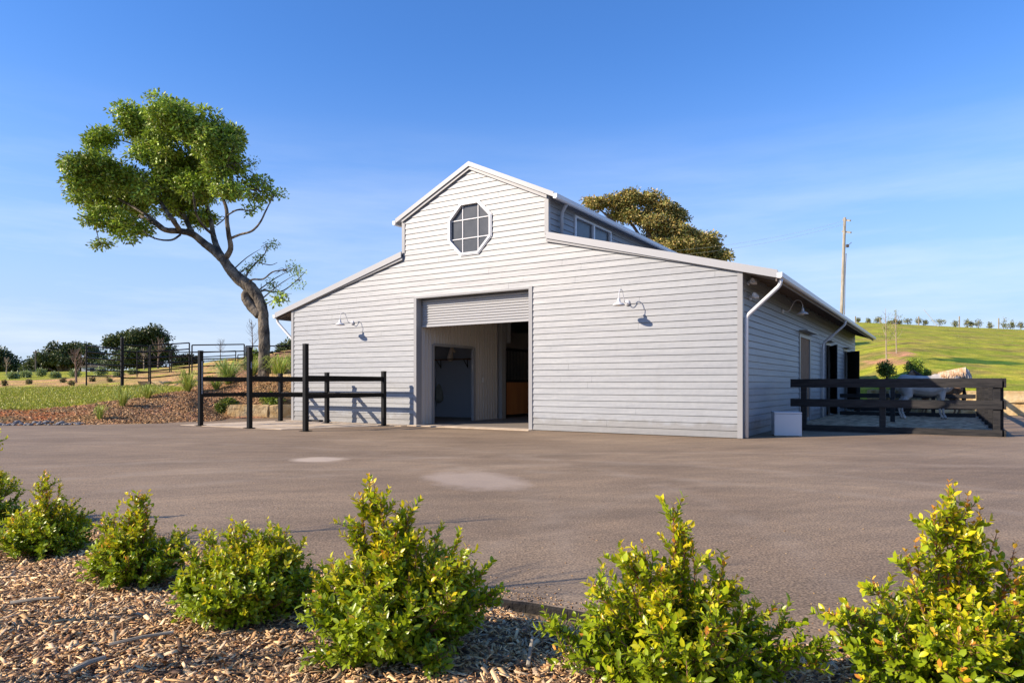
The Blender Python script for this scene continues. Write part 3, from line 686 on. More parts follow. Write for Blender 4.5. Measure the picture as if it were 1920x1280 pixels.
# interior: aisle wall with ribs and a tack room
fl = MB(); fl.box(-W_ + .2, -.2, .3, D_ - .2, .0, .018); fl.build('floor_slab', mat('barn_floor', (.20, .17, .14), .8), barn)
ax = DX0 - .02
def ribbed(mb, y0, y1, z0, z1, x):
    mb.box(x - .03, x, y0, y1, z0, z1); y = y0 + .1
    while y < y1 - .05: mb.box(x + .001, x + .034, y, y + .035, z0, z1); y += .17
mb = MB(); ribbed(mb, .26, .83, .02, 3.9, ax); ribbed(mb, .83, 3.18, 2.66, 3.9, ax); ribbed(mb, 3.18, 4.75, .02, 3.9, ax)
mb.build('tack_room_wall', M['steel_in'], barn)
mb = MB(); mb.box(ax - .06, ax + .04, .78, .88, .02, 2.66); mb.box(ax - .06, ax + .04, 3.13, 3.25, .02, 2.66); mb.box(ax - .06, ax + .042, .88, 3.13, 2.62, 2.70); mb.build('tack_room_door_frame', M['trim'], barn)
mb = MB(); mb.box(ax - 3.2, ax - 3.15, .3, 5.2, .02, 3.9); mb.box(ax - 3.15, ax - .1, 4.9, 4.95, .02, 3.9); mb.build('tack_room_lining', M['bluepanel'], barn)
mb = MB(); mb.box(ax - .05, ax + .14, 4.85, 5.12, .02, 3.95); mb.build('interior_post', M['trim'], barn)
mb = MB(); mb.box(ax + .02, ax + .12, 5.28, 5.52, 2.95, 3.9); mb.build('ceiling_box', M['barge'], barn)
mb = MB(); mb.box(ax - .04, ax, 5.35, 9.5, .15, 1.42); st = mb.build('stall_front', M['ply'], barn)
mb = MB(); mb.box(ax - .05, ax + .02, 5.2, 5.36, .02, 2.75); mb.box(ax - .05, ax + .02, 5.36, 9.5, 1.42, 1.52); mb.box(ax - .05, ax + .02, 5.36, 9.5, 2.65, 2.75)
y = 5.5
while y < 9.5: mb.tube([(ax - .015, y, 1.5), (ax - .015, y, 2.68)], .012, 6); y += .11
mb.build('stall_grille', M['black'], barn)
MB().box(ax - 3.0, ax - .1, 5.3, 5.35, .02, 3.9).build('stall_partition', M['dark'], barn)
MB().box(-W_ + .3, -.3, 12, 12.05, .02, 3.9).build('inner_cross_wall', M['steel_in'], barn)
MB().box(-5.2, -5.15, .35, 12, .02, 4.0).build('stall_front', M['steel_in'], barn)
# things in the tack room
p = empty('wall_switch', BW(ax + .03, 3.72, 1.5), TH, 'small white light switch on the ribbed wall inside the doorway', 'switch')
MB().box(0, .012, -.05, .05, -.09, .09).build('plate', M['white'], p, bevel=.003); MB().box(.0125, .022, -.012, .012, -.02, .02).build('toggle', M['white'], p)
sh = empty('wall_shelf', BW(-13.25, 4.895, 2.31), TH - R(90), 'dark timber shelf on brackets inside the tack room doorway', 'shelf')
MB().box(0, .32, -.1, 1.7, 0, .035).build('board', M['brown'], sh); 
for yy in (.1, 1.45): MB().box(.0, .025, yy, yy + .025, -.32, 0).beam((.02, yy + .012, -.28), (.28, yy + .012, -.01), .02, .02).build('bracket', M['black'], sh)
# horse head bust
hb = MB()
def capsules(mb, segs, seg=12):
    for a, b, ra, rb in segs:
        a, b = Vector(a), Vector(b); d = (b - a); L_ = d.length; d = d / max(L_, 1e-6)
        pts = []; rs = []
        for k in range(5):
            t = math.pi / 2 * (k / 4); pts.append(a - d * ra * math.cos(t) * .98); rs.append(max(ra * math.sin(t), .001))
        for k in range(5):
            t = math.pi / 2 * (k / 4); pts.append(b + d * rb * math.sin(t) * .98); rs.append(max(rb * math.cos(t), .001))
        mb.tube(pts, rs, seg)
    return mb
def remeshed(mb, name, m, parent, vox, smooth=6, loc=None):
    o = mb.build(name, m, parent, smooth=True, loc=loc)
    r = o.modifiers.new('r', 'REMESH'); r.mode = 'VOXEL'; r.voxel_size = vox; r.use_smooth_shade = True
    s = o.modifiers.new('s', 'SMOOTH'); s.iterations = smooth; s.factor = .6
    return o
capsules(hb, [((0, 0, .03), (0, .04, .25), .13, .09), ((0, .04, .25), (0, .10, .40), .09, .075), ((0, .10, .40), (0, .26, .27), .07, .045), ((.03, .07, .45), (.035, .06, .52), .02, .008), ((-.03, .07, .45), (-.035, .06, .52), .02, .008), ((0, 0, 0), (0, 0, .03), .12, .12)])
M['bust'] = mat('plaster', (.88, .76, .62), .6)
o = remeshed(hb, 'horse_head_bust', M['bust'], None, .016, 3); o.location = BW(-12.55, 4.74, 2.36); o.rotation_euler = (0, 0, TH - R(100))
tag(o, 'cream horse head bust standing on the tack room shelf', 'ornament')
jk = MB(); capsules(jk, [((0, 0, .55), (0, .02, .15), .13, .18), ((0, .12, .5), (.02, .2, .15), .06, .05), ((0, -.12, .5), (.02, -.2, .15), .06, .05), ((0, 0, .6), (0, 0, .72), .08, .04)])
o = remeshed(jk, 'riding_jacket', mat('grey_cloth', (.22, .23, .2), .9), None, .03, 3); o.location = BW(-13.05, 4.65, .62); o.rotation_euler = (0, 0, TH)
tag(o, 'dim grey jacket hanging inside the tack room doorway', 'jacket')
# concrete
def sheet(name, pts, z, th, m, label, cat=None, kind=None):
    mb = MB(); mb.prism([(p[0], p[1], z - th) for p in pts], (0, 0, th)); o = mb.build(name, m); return tag(o, label, cat, kind=kind)
NP = lambda along, off: (BW(-along, -off).x, BW(-along, -off).y)
sheet('concrete_slab', [NP(16.4, .03), NP(16.9, 4.0), NP(12.25, 3.75), NP(10.9, .62), NP(10.4, .62), NP(10.4, .03)], .012, .03, M['concrete'], 'pale concrete pad under the black hitching rails', kind='structure')
sheet('door_sill', [NP(10.39, -.30), NP(10.39, .34), NP(5.85, .34), NP(5.85, -.30)], .022, .03, M['concrete'], 'pale concrete sill in the barn doorway', kind='structure')

# gooseneck lamps (lamp faces local -Y)
def lamp(loc, rz, label, group='gooseneck barn lamps'):
    e = empty('gooseneck_lamp', loc, rz, label, 'wall lamp', group)
    mb = MB(); Mx = Matrix.Rotation(R(90), 4, 'X')
    mb.lathe([(.0, .0), (.075, .0), (.078, .015), (.06, .04), (.03, .055), (.0, .06)], Mx); mb.build('wall_plate', M['white'], e, smooth=True)
    pts = []
    cv = [(0, -.04, 0), (0, -.14, -.015), (0, -.22, .03), (0, -.28, .14), (0, -.35, .27), (0, -.44, .31), (0, -.53, .27), (0, -.575, .17), (0, -.58, .06)]
    for i in range(len(cv) - 1):
        p0, p1, p2, p3 = [Vector(cv[max(0, min(len(cv) - 1, i + k))]) for k in (-1, 0, 1, 2)]
        for s_ in range(4):
            t = s_ / 4; pts.append(.5 * ((2 * p1) + (p2 - p0) * t + (2 * p0 - 5 * p1 + 4 * p2 - p3) * t * t + (3 * p1 - p0 - 3 * p2 + p3) * t ** 3))
    pts.append(Vector(cv[-1])); MB().tube(pts, .011, 8).build('arm', M['white'], e, smooth=True)
    mb = MB(); Mt = Matrix.Translation((0, -.58, -.10))
    mb.lathe([(.0, .17), (.03, .165), (.038, .13), (.045, .08), (.06, .06), (.11, .035), (.155, .0), (.162, -.02), (.158, -.022), (.15, -.002), (.10, .025), (.04, .05), (.0, .06)], Mt); mb.build('lamp_shade', M['white'], e, smooth=True)
    mb = MB(); mb.lathe([(0, -.045), (.03, -.035), (.045, -.005), (.035, .03), (.0, .05)], Mt); mb.build('bulb', M['bulb'], e, smooth=True)
    return e
lamp(BW(-.8088 * W_, -.022, 3.46), TH, 'white gooseneck lamp on the front wall left of the roller door')
lamp(BW(-.182 * W_, -.022, 3.49), TH, 'white gooseneck lamp on the front wall right of the roller door')
lamp(BW(.022, 4.82, 3.54), TH + R(90), 'white gooseneck lamp on the shaded side wall under the eave')
def flood(loc, rz, label, dz):
    e = empty('security_light', loc, rz, label, 'security light', 'twin security lights at the barn corner')
    MB().box(-.05, .05, -.04, 0, -.05, .05).build('base', M['white'], e, bevel=.008)
    for s in (-1, 1):
        Mx = Matrix.Translation((s * .07, -.06, dz)) @ Matrix.Rotation(R(70) * 1, 4, 'X') @ Matrix.Rotation(R(35 * s), 4, 'Y')
        mb = MB(); mb.lathe([(0, 0), (.03, .0), (.035, .03), (.07, .13), (.062, .13), (.0, .10)], Mx, 14); mb.build('spot_head', M['white'], e, smooth=True)
    return e
flood(BW(.022, .55, 3.85), TH + R(90), 'white twin spotlight tucked up under the eave at the barn corner', .0)
flood(BW(.022, .75, 3.50), TH + R(90), 'white twin spotlight a little below the eave at the barn corner', .02)

# ------------------------------------------------------------------ hitching rails
rowf, rowb = 3.88, .72
def tp(px, off):  # wall-parallel line offset 'off' from the wall, seen in the direction px
    u = (px - CX) / F; o_ = BW(0, -off); d = BW(-1, -off) - o_
    k = (u * o_.y - o_.x) / (d.x - u * d.y); return o_ + d * k
hr = empty('hitching_rail', tp(573, rowf), 0, 'black steel two bay hitching rail in front of the barn wall', 'hitching rail')
inv = Matrix.Translation(hr.location).inverted()
A_, B_, C_ = tp(376, rowf), tp(468, rowf), tp(573, rowf); D2_, E_, F_ = tp(526, rowb), tp(613, rowb), tp(719.5, rowb)
def lbox(mb, p, wx, z0, z1): mb.box(-wx / 2, wx / 2, -wx / 2, wx / 2, z0, z1, inv @ Matrix.Translation(p) @ Matrix.Rotation(TH, 4, 'Z'))
for p, h in ((A_, 2.40), (B_, 2.44), (C_, 2.46), (D2_, 1.72), (E_, 1.73), (F_, 1.74)):
    mb = MB(); lbox(mb, p, .125, .02, h); po = mb.build('post', M['black'], hr, bevel=.008)
    mb = MB(); lbox(mb, p, .26, .013, .026); mb.build('foot_plate', M['black'], po)
    mb = MB(); lbox(mb, p, .132, h, h + .012); mb.build('post_cap', M['black'], po)
for a, b in ((A_, D2_), (B_, E_), (C_, F_), (D2_, E_), (E_, F_)):
    for z in (1.50, .99):
        d = (b - a).normalized() * .07; mb = MB(); mb.beam(inv @ (a + d + Vector((0, 0, z))), inv @ (b - d + Vector((0, 0, z))), .06, .15 if z > 1.2 else .13)
        mb.build('rail', M['black'], hr, bevel=.006)
# chains / ties
def chain(p, n, label):
    mb = MB()
    for i in range(n):
        c = Vector((0, 0, -.04 * i)); pts = [c + Vector(((.012 if i % 2 else 0) * math.cos(t), (.0 if i % 2 else .012) * math.cos(t), .026 * math.sin(t))) for t in np.linspace(0, 2 * math.pi, 9)]
        mb.tube(pts, .004, 5, cap=False)
    o = mb.build('tether_chain', mat('galvanised', (.55, .56, .58), .35, metal=.7)); o.location = p; tag(o, label, 'chain', 'tether chains on the hitching posts')
rt = Vector((CT, ST, 0)); nf = Vector((ST, -CT, 0))
chain(A_ + rt * .08 + Vector((0, 0, 2.05)), 26, 'long steel tether chain hanging from the leftmost hitching post')
chain(B_ + rt * .08 + Vector((0, 0, 1.98)), 5, 'short steel tether link on the middle tall hitching post')
chain(C_ - rt * .08 + Vector((0, 0, 1.62)), 9, 'short chain hanging from the right tall hitching post')
mb = MB(); mb.box(-.3, .3, -.1, .1, 0, .06); o = mb.build('door_mat', M['dark'], None, bevel=.01); p = tp(591, .25); o.location = p + Vector((0, 0, .014)); o.rotation_euler = (0, 0, TH)
o.name = 'dark_block'; tag(o, 'low dark block at the foot of the wall behind the rails', 'block')

# ------------------------------------------------------------------ sandstone walls
def blocks(name, pts, courses, hgt, lab, cat='stone wall', dep=.7, z0=-.03, seed=1, bl=1.2):
    rr = random.Random(seed); root = empty(name, (pts[0][0], pts[0][1], 0), 0, lab, cat); inv_ = Matrix.Translation(root.location).inverted()
    for c in range(courses):
        for (a, b) in zip(pts[:-1], pts[1:]):
            a_, b_ = Vector((*a, 0)), Vector((*b, 0)); d = b_ - a_; L_ = d.length; d.normalize(); n_ = Vector((-d.y, d.x, 0)); s = -(.0 if c == 0 else rr.uniform(0, .5))
            while s < L_ - .1:
                l = bl * rr.uniform(.75, 1.25); e_ = min(s + l, L_); s0 = max(s, 0)
                Mx = inv_ @ Matrix.Translation(a_ + d * s0 + n_ * (rr.uniform(-.03, .03))) @ Matrix.Rotation(math.atan2(d.y, d.x), 4, 'Z')
                bm = bmesh.new(); bmesh.ops.create_cube(bm, size=1); ww_ = e_ - s0 - .02
                bmesh.ops.scale(bm, vec=(ww_, dep, hgt - .015), verts=bm.verts); bmesh.ops.translate(bm, vec=(ww_ / 2, dep / 2, z0 + c * hgt + hgt / 2), verts=bm.verts)
                bmesh.ops.bevel(bm, geom=bm.edges[:], offset=.035, segments=2, affect='EDGES')
                bmesh.ops.subdivide_edges(bm, edges=bm.edges[:], cuts=2, use_grid_fill=True)
                for v in bm.verts:
                    q = v.co * 3 + Vector((s * 5, c * 7, seed)); v.co += Vector((noise.noise(q), noise.noise(q + Vector((9, 0, 0))), noise.noise(q + Vector((0, 9, 0))))) * .045
                bm.transform(Mx); me = bpy.data.meshes.new('sandstone_block'); bm.to_mesh(me); bm.free(); me.materials.append(M['sandstone'])
                o = bpy.data.objects.new('sandstone_block', me); COL.objects.link(o); o.parent = root
                s += l
    return root
blocks('retaining_wall', [(-11.35, 27.15), (-9.2, 27.25), (-6.9, 28.9)], 1, .56, 'low wall of sandstone blocks left of the barn behind the hitching rail', seed=3, bl=1.9)
blocks('retaining_wall', [(WALL[3][0], WALL[3][1]), (WALL[2][0], WALL[2][1])], 2, .54, 'receding two course sandstone wall seen through the horse yard rails', seed=6, dep=.6)
blocks('retaining_wall', [(WALL[2][0] + .02, WALL[2][1]), (26, 28.1), (34, 25.4)], 2, .54, 'two course sandstone retaining wall at the right edge beyond the yard', seed=5, dep=.6)
for i, (px, py, Y) in enumerate(((541, 703, 29.5), (543, 695, 30.6), (545, 687, 31.8))):
    mb = MB(); mb.box(-.8, .8, -.18, .18, -.12, .05); o = mb.build('stone_step', M['sandstone'], None, bevel=.02); o.location = at(px, py, Y); o.rotation_euler = (0, 0, R(-10))
    tag(o, ('lowest', 'middle', 'highest')[i] + ' sandstone step on the bank beside the barn wall', 'step', 'stone steps on the bank')
mb = MB(); mb.box(-.75, .75, -.2, .2, -.15, .12); o = mb.build('garden_block', M['sandstone'], None, bevel=.03); x, y = at(290, 712, 33.8).x, 33.8; o.location = (x, y, tz(x, y) + .05)
tag(o, 'long low sandstone block lying behind the corral panels', 'stone block')

# ------------------------------------------------------------------ horse yards
YO = 5.36
def fence(name, p0, p1, posts, rails, label, board=None, pw=.14, ph=1.46, group=None, ends=(0, 0), m=M['timber'], side=-1, rt_=.045):
    root = empty(name, p0, math.atan2(p1.y - p0.y, p1.x - p0.x), label, 'fence', group); L_ = (p1 - p0).length
    for s in posts: MB().box(s - pw / 2, s + pw / 2, -pw / 2, pw / 2, .0, ph).build('post', m, root, bevel=.006)
    for z, h in rails:
        y0 = side * (pw / 2 + rt_ / 2); MB().box(-ends[0], L_ + ends[1], y0 - rt_ / 2, y0 + rt_ / 2, z - h / 2, z + h / 2).build('rail', m, root, bevel=.005)
    if board: MB().box(-ends[0], L_ + ends[1], side * (pw / 2 + rt_) if side < 0 else pw / 2, side * pw / 2 if side < 0 else pw / 2 + rt_, .0, board).build('kickboard', m, root, bevel=.005)
    return root
P0, P1 = BW(.75, 4.15), BW(YO, 4.15)
fence('yard_fence', P0, P1, [.0, 2.0, 4.55], [(1.36, .24), (.80, .22)], 'front fence of the horse yard with two wide dark rails', board=.17, ends=(.35, .05), pw=.15)
fence('yard_fence', BW(YO + .02, 4.07), BW(YO + .02, 20.6), [.25, 2.0, 4.2, 6.5, 8.8, 11.2, 13.6, 16.7], [(1.36, .24), (.80, .22)], 'outer side fence of the horse yards running away from the corner', board=.17, side=-1)
fence('yard_fence', BW(.4, 15.2), BW(YO - .15, 15.2), [.7, 2.5, 3.4], [(1.36, .2), (.86, .16), (.40, .14)], 'dark dividing fence behind the two horses', board=.2)
fence('yard_fence', BW(.4, 20.6), BW(YO - .15, 20.6), [.1, 2.5, 4.7], [(1.36, .2), (.80, .2)], 'rear fence of the horse yards beyond the open doors', board=.2)
mb = MB(); mb.box(-.07, .07, -.07, .07, 0, 1.45); o = mb.build('fence_post', M['timber'], None, bevel=.006); o.location = BW(2.67, 9.9); o.rotation_euler = (0, 0, TH); tag(o, 'lone dark timber post standing inside the horse yard', 'post')
bm_pts = [BW(.12, 4.2), BW(YO - .1, 3.9), BW(YO - .1, 20.5), BW(.12, 20.5)]
# uneven sand of the yard
V = []; nxx, nyy = 30, 90
for j in range(nyy):
    for i in range(nxx):
        x = .12 + (YO - .25) * i / (nxx - 1); y = 4.25 + 16.3 * j / (nyy - 1); V.append(BW(x, y, .03 + .05 * abs(noise.noise(Vector((x * 2.3, y * 2.3, 1)))) + .03 * noise.noise(Vector((x * 6, y * 6, 1)))))
ii, jj = np.meshgrid(np.arange(nyy - 1), np.arange(nxx - 1), indexing='ij'); b0 = (ii * nxx + jj).ravel()
o = np_mesh('yard_surface', [tuple(v) for v in V], np.stack([b0, b0 + 1, b0 + nxx + 1, b0 + nxx], 1), M['sand'], smooth=True); tag(o, 'trampled sand surface of the horse yard', kind='structure')
# white box
bx_ = empty('storage_box', gp(1480, 818) + Vector((0, 0, .0)), R(-14), 'white plastic box standing on the asphalt by the barn side wall', 'box')
mb = MB(); mb.box(-.36, .30, 0, .62, .01, .57); mb.build('bin', M['plasticw'], bx_, bevel=.02); mb = MB(); mb.box(-.362, .302, -.002, .622, .573, .62); mb.build('lid', M['plasticw'], bx_, bevel=.012)

# horses
def hcoat(name, c1, c2, s=2.2): return mat(name, c1, .7, c2, s, .15, 60, bdist=.004)
def horse(loc, rz, sc, neck, coat, mane_m, tail_m, label, legcol=None, muz=None):
    root = empty('horse', loc, rz, label, 'horse'); root.scale = (sc,) * 3
    pol, mu_, nb = Vector(neck[0]), Vector(neck[1]), Vector((.52, 0, 1.22))
    nm = (nb + pol) / 2 + Vector((0, 0, .0)); mb = MB()
    segs = [((-.62, 0, 1.18), (-.25, 0, 1.13), .31, .34), ((-.25, 0, 1.13), (.15, 0, 1.10), .34, .36), ((.15, 0, 1.10), (.45, 0, 1.16), .36, .32), ((.45, 0, 1.18), (.60, 0, 1.22), .27, .22),
            ((-.62, 0, 1.25), (-.78, 0, 1.12), .27, .20), ((.30, 0, 1.36), (.50, 0, 1.38), .16, .14), ((.50, 0, 1.36), tuple(nm + Vector((0, 0, .10))), .20, .17), ((.60, 0, 1.13), tuple(nm), .26, .20), (tuple(nm + Vector((0, 0, .03))), tuple(pol), .19, .125),
            (tuple(pol), tuple(pol + (mu_ - pol) * .45), .10, .10), (tuple(pol + (mu_ - pol) * .4), tuple(mu_), .09, .062), (tuple(pol + Vector((0, 0, -.06))), tuple(pol + (mu_ - pol) * .35 + Vector((-.05, 0, -.04))), .09, .085)]
    for s in (-1, 1):
        segs += [((.48, .13 * s, 1.05), (.47, .15 * s, .72), .14, .085), ((.47, .15 * s, .72), (.50, .15 * s, .46), .075, .052), ((.50, .15 * s, .46), (.50, .15 * s, .20), .045, .036), ((.50, .15 * s, .20), (.55, .15 * s, .10), .04, .038), ((.555, .15 * s, .06), (.57, .15 * s, .04), .055, .058),
                 ((-.64, .13 * s, 1.10), (-.55, .16 * s, .80), .22, .13), ((-.55, .16 * s, .80), (-.78, .16 * s, .50), .115, .062), ((-.78, .16 * s, .50), (-.74, .16 * s, .20), .05, .038), ((-.74, .16 * s, .20), (-.69, .16 * s, .10), .042, .04), ((-.685, .16 * s, .06), (-.67, .16 * s, .04), .055, .058)]
        e0 = pol + Vector((-.02, .055 * s, .06)); segs.append((tuple(e0), tuple(e0 + Vector((.02, .02 * s, .13))), .032, .008))
    capsules(mb, segs); remeshed(mb, 'body', coat, root, .022, 5)
    rr = random.Random(3); mb = MB()
    for k in range(150):
        t = rr.random(); p = Vector((.42, 0, 1.55)).lerp(pol + Vector((-.02, 0, .15)), t) ; s = rr.choice((-1, 1, -1)); l = rr.uniform(.16, .30)
        y0 = rr.uniform(-.02, .02); mb.tube([p + Vector((0, y0, -.01)), p + Vector((.01, s * .08, .015)), p + Vector((-.02, s * .18, -l * .5)), p + Vector((-.04 + rr.uniform(-.03, .03), s * .215, -l))], [.016, .018, .013, .003], 4)
    for k in range(20):
        p = pol + Vector((.03, rr.uniform(-.03, .03), .09)); d = (mu_ - pol).normalized(); mb.tube([p, p + d * .12 + Vector((.04, 0, .0)), p + d * .25 + Vector((.05, 0, 0))], [.012, .010, .002], 4)
    mb.build('mane', mane_m, root)
    mb = MB()
    for k in range(70):
        a = rr.uniform(0, 6.28); r = rr.uniform(0, .06); q = Vector((-.90, r * math.cos(a), 1.28)); l = rr.uniform(.6, .85)
        mb.tube([q, q + Vector((-.10, 0, -.08)), q + Vector((-.13 + r * math.sin(a), r * math.cos(a), -l * .55)), q + Vector((-.08 + r * math.sin(a), r * 1.6 * math.cos(a), -l))], [.02, .022, .018, .004], 4)
    mb.build('tail', tail_m, root)
    return root
grey = hcoat('grey_coat', (.52, .47, .42), (.28, .27, .26)); buck = hcoat('dun_coat', (.17, .10, .055), (.26, .16, .09))
gm = mat('ginger_mane', (.55, .33, .16), .8, (.7, .55, .4), 8); bk = mat('dark_hair', (.035, .022, .016), .7)
hz = math.atan2(-.24, .97)
horse(Vector((15.48, 25.6, .05)), hz, 1.10, ((1.22, 0, 1.57), (1.44, 0, 1.10)), grey, gm, mat('pale_hair', (.5, .46, .42), .8), 'pale grey horse with ginger mane facing right nearest the rails')
horse(Vector((17.25, 27.7, .05)), math.atan2(.15, -.97), .98, ((.98, 0, 1.76), (1.36, 0, 1.34)), buck, bk, bk, 'brown horse with dark mane and tail standing behind the grey horse')

# ------------------------------------------------------------------ trees
def foliage(name, blobs, m, parent, nclump, leaf, per, pal, hl, seed, flat=.75, inner=.35, cs=.35, outw=.55, sub=0, sub_min=.6):
    """blobs: list of (center, (rx,ry,rz), density)."""
    r = np.random.default_rng(seed); Vs, Fs, Cs = [], [], []; off = 0
    if sub:
        nb_ = []
        for c, rad, dens in blobs:
            k = sub if rad[0] > sub_min else 2
            ds = unit(r.normal(size=(k, 3)))
            for q in range(k):
                rs = r.uniform(.30, .52); nb_.append((tuple(np.array(c) + ds[q] * np.array(rad) * r.uniform(.45, .88)), tuple(np.array(rad) * rs * np.array([1.1, 1.1, .8])), dens))
        blobs = nb_
    tot = sum(b[2] * b[1][0] * b[1][2] for b in blobs)
    for c, rad, dens in blobs:
        tone = r.uniform(.82, 1.18)
        n = max(3, int(nclump * dens * rad[0] * rad[2] / tot)); c = np.array(c); rad = np.array(rad)
        d = unit(r.normal(size=(n, 3))); k = np.where(r.random(n) < inner, r.uniform(.3, .8, n), r.uniform(.8, 1.04, n))[:, None]
        cc = c + d * rad * k; per_ = per
        P_ = np.repeat(cc, per_, 0); dn = np.repeat(d, per_, 0); loc = unit(r.normal(size=P_.shape)) * (r.random((len(P_), 1)) ** .5) * cs * np.array([1, 1, flat])
        P_ = P_ + loc; D_2 = unit(unit(loc) * .8 + r.normal(size=P_.shape) * .5 + dn * outw * .5 + np.array([0, 0, -.15])); Nn = unit(dn * outw + np.array([0, 0, .6]) + r.normal(size=P_.shape) * .45)
        n2 = len(P_); t = r.random(n2); base = pal[r.integers(0, len(pal), n2)]; clt = np.repeat(r.random(n), per_)[:, None]
        cl = base * tone * (.75 + .5 * clt) * r.uniform(.8, 1.2, (n2, 1))
        pk = (r.random(n2) < hl[1])[:, None]; cl = np.where(pk, np.array(hl[0]) * r.uniform(.7, 1.2, (n2, 1)), cl)
        lf = leaf * (.62 if dens < .36 else 1)
        v, f, cc_ = diamonds(P_, D_2, Nn, lf * r.uniform(.7, 1.3, n2), lf * .5 * r.uniform(.8, 1.3, n2), cl)
        Vs.append(v); Fs.append(f + off); Cs.append(cc_); off += len(v)
    return np_mesh(name, np.concatenate(Vs), np.concatenate(Fs), m, np.concatenate(Cs), parent)
def spline(pts, k=5):
    out_ = []
    for i in range(len(pts) - 1):
        p0, p1, p2, p3 = [Vector(pts[max(0, min(len(pts) - 1, i + q))]) for q in (-1, 0, 1, 2)]
        for s_ in range(k):
            t = s_ / k; out_.append(.5 * ((2 * p1) + (p2 - p0) * t + (2 * p0 - 5 * p1 + 4 * p2 - p3) * t * t + (3 * p1 - p0 - 3 * p2 + p3) * t ** 3))
    out_.append(Vector(pts[-1])); return out_
def limb(mb, pts, r0, r1, seg=8, k=5, jit=.06):
    P_ = spline(pts, k); n = len(P_); mb.tube(P_, [r0 + (r1 - r0) * (i / (n - 1)) for i in range(n)], seg, jit=jit)
TY = 30.0
def T3(cx, cy, dy=0.0):   # crop coordinates of the big tree -> world
    Y = TY + dy; return at(cx / 2.2865 + 100, cy / 2.2865 + 160, Y)
tb = empty('leaning_tree', (T3(905, 1240).x, TY, T3(905, 1240).z - .3), 0, 'tall leaning evergreen tree with curved pale trunk left of the barn', 'tree')
ti = Matrix.Translation(tb.location).inverted()
mb = MB()
tr = [ti @ T3(*q) for q in ((905, 1275), (906, 1230), (905, 1160), (904, 1080), (900, 1000), (893, 950), (872, 900), (838, 862), (795, 828), (756, 786), (728, 745))]
P_ = spline(tr, 4); n = len(P_); mb.tube(P_, [float(np.interp(i / (n - 1), [0, .04, .12, .35, .55, .65, .75, .9, 1], [.40, .30, .26, .23, .23, .27, .27, .22, .19])) for i in range(n)], 16, jit=.07)
limb(mb, [ti @ T3(*q) for q in ((852, 872), (826, 900), (842, 938), (885, 985))], .2, .22, 10)
def tl(pts, r0, r1, **k): limb(mb, [ti @ T3(*q) for q in pts], r0, r1, **k)
tl([(728, 745, 0), (690, 710, .2), (650, 680, .3), (600, 640, .2), (545, 625, -.3), (480, 620, -.3), (430, 590, 0), (370, 560, .3)], .22, .07)
tl([(728, 745, 0), (700, 690, .5), (685, 640, .9), (675, 580, 1.2), (650, 490, 1.4), (620, 400, 1.5), (590, 300, 1.4), (560, 200, 1.2)], .15, .05)
tl([(735, 745, 0), (760, 700, -.3), (752, 640, -.6), (745, 590, -.8), (742, 530, -.9), (715, 450, -.8), (700, 380, -.6), (720, 290, -.4)], .13, .04)
tl([(762, 655, -.5), (800, 640, -.7), (850, 625, -.9), (885, 590, -1.), (910, 540, -1.), (930, 500, -.9), (945, 470, -.8)], .06, .02)
tl([(600, 640, .2), (560, 560, .8), (520, 480, 1.2), (470, 400, 1.3), (430, 300, 1.2)], .12, .04)
tl([(545, 625, -.3), (500, 560, -1.), (440, 480, .2), (360, 420, .8), (280, 360, 1.)], .11, .04)
tl([(545, 640, -.3), (510, 662, -.6), (460, 662, -.8), (410, 645, -1.), (385, 620, -1.2)], .05, .02)
tl([(480, 620, -.8), (420, 570, -.2), (340, 520, .3), (250, 470, .5), (170, 420, .5)], .09, .03)
tl([(685, 640, .9), (640, 600, 0), (610, 540, -.8), (600, 460, -1.2)], .07, .03)
tl([(715, 450, -.8), (760, 420, -.5), (820, 440, -.2), (880, 450, 0)], .05, .02)
tl([(742, 560, -.9), (790, 535, -1.2), (850, 540, -1.4)], .035, .015)
tl([(700, 380, -.6), (740, 300, 0), (760, 220, .4)], .04, .015)
tl([(700, 600, .4), (735, 570, .2), (720, 560, .1)], .03, .015)
# small right-hand branches
tl([(815, 850, 0), (835, 800, .3), (870, 760, .5), (905, 725, .6), (915, 695, .6)], .05, .015)
tl([(830, 850, 0), (855, 832, -.3), (900, 830, -.5), (940, 800, -.6), (990, 790, -.6), (1020, 780, -.6)], .05, .015)
tl([(875, 890, 0), (905, 878, .3), (940, 885, .5), (985, 880, .6), (1040, 840, .6), (1080, 800, .5)], .05, .012)
tl([(905, 950, .2), (900, 935, .2), (892, 905, .3), (891, 850, .3)], .03, .015)
tl([(880, 760, .5), (930, 770, .3), (960, 760, .1)], .025, .01)
rr = random.Random(5)
TBL = [(470, 130, 160, 85, 1), (380, 215, 110, 90, 1), (560, 200, 140, 100, .8), (700, 230, 105, 95, .9), (205, 225, 62, 60, 1), (150, 370, 76, 82, 1), (240, 400, 120, 105, 1), (165, 490, 76, 80, 1), (300, 500, 115, 90, 1), (225, 580, 75, 48, 1), (320, 600, 80, 50, .8), (205, 675, 58, 28, .9),
       (460, 330, 110, 90, .8), (590, 330, 120, 100, .75), (740, 330, 95, 80, 1), (590, 450, 105, 85, 1), (520, 530, 80, 60, .8), (620, 560, 70, 50, .8), (765, 440, 75, 50, .9), (865, 445, 70, 38, .8), (945, 465, 42, 30, .8), (860, 535, 48, 25, .7), (415, 430, 75, 75, .7), (780, 190, 45, 65, .8), (330, 120, 40, 40, .9), (840, 340, 30, 50, .35),
       (917, 690, 34, 32, .35), (830, 790, 30, 25, .13), (1000, 790, 55, 38, .25), (945, 860, 30, 36, .35), (985, 915, 50, 28, .4), (1055, 830, 42, 48, .10), (890, 740, 20, 14, .15)]
blobs = []
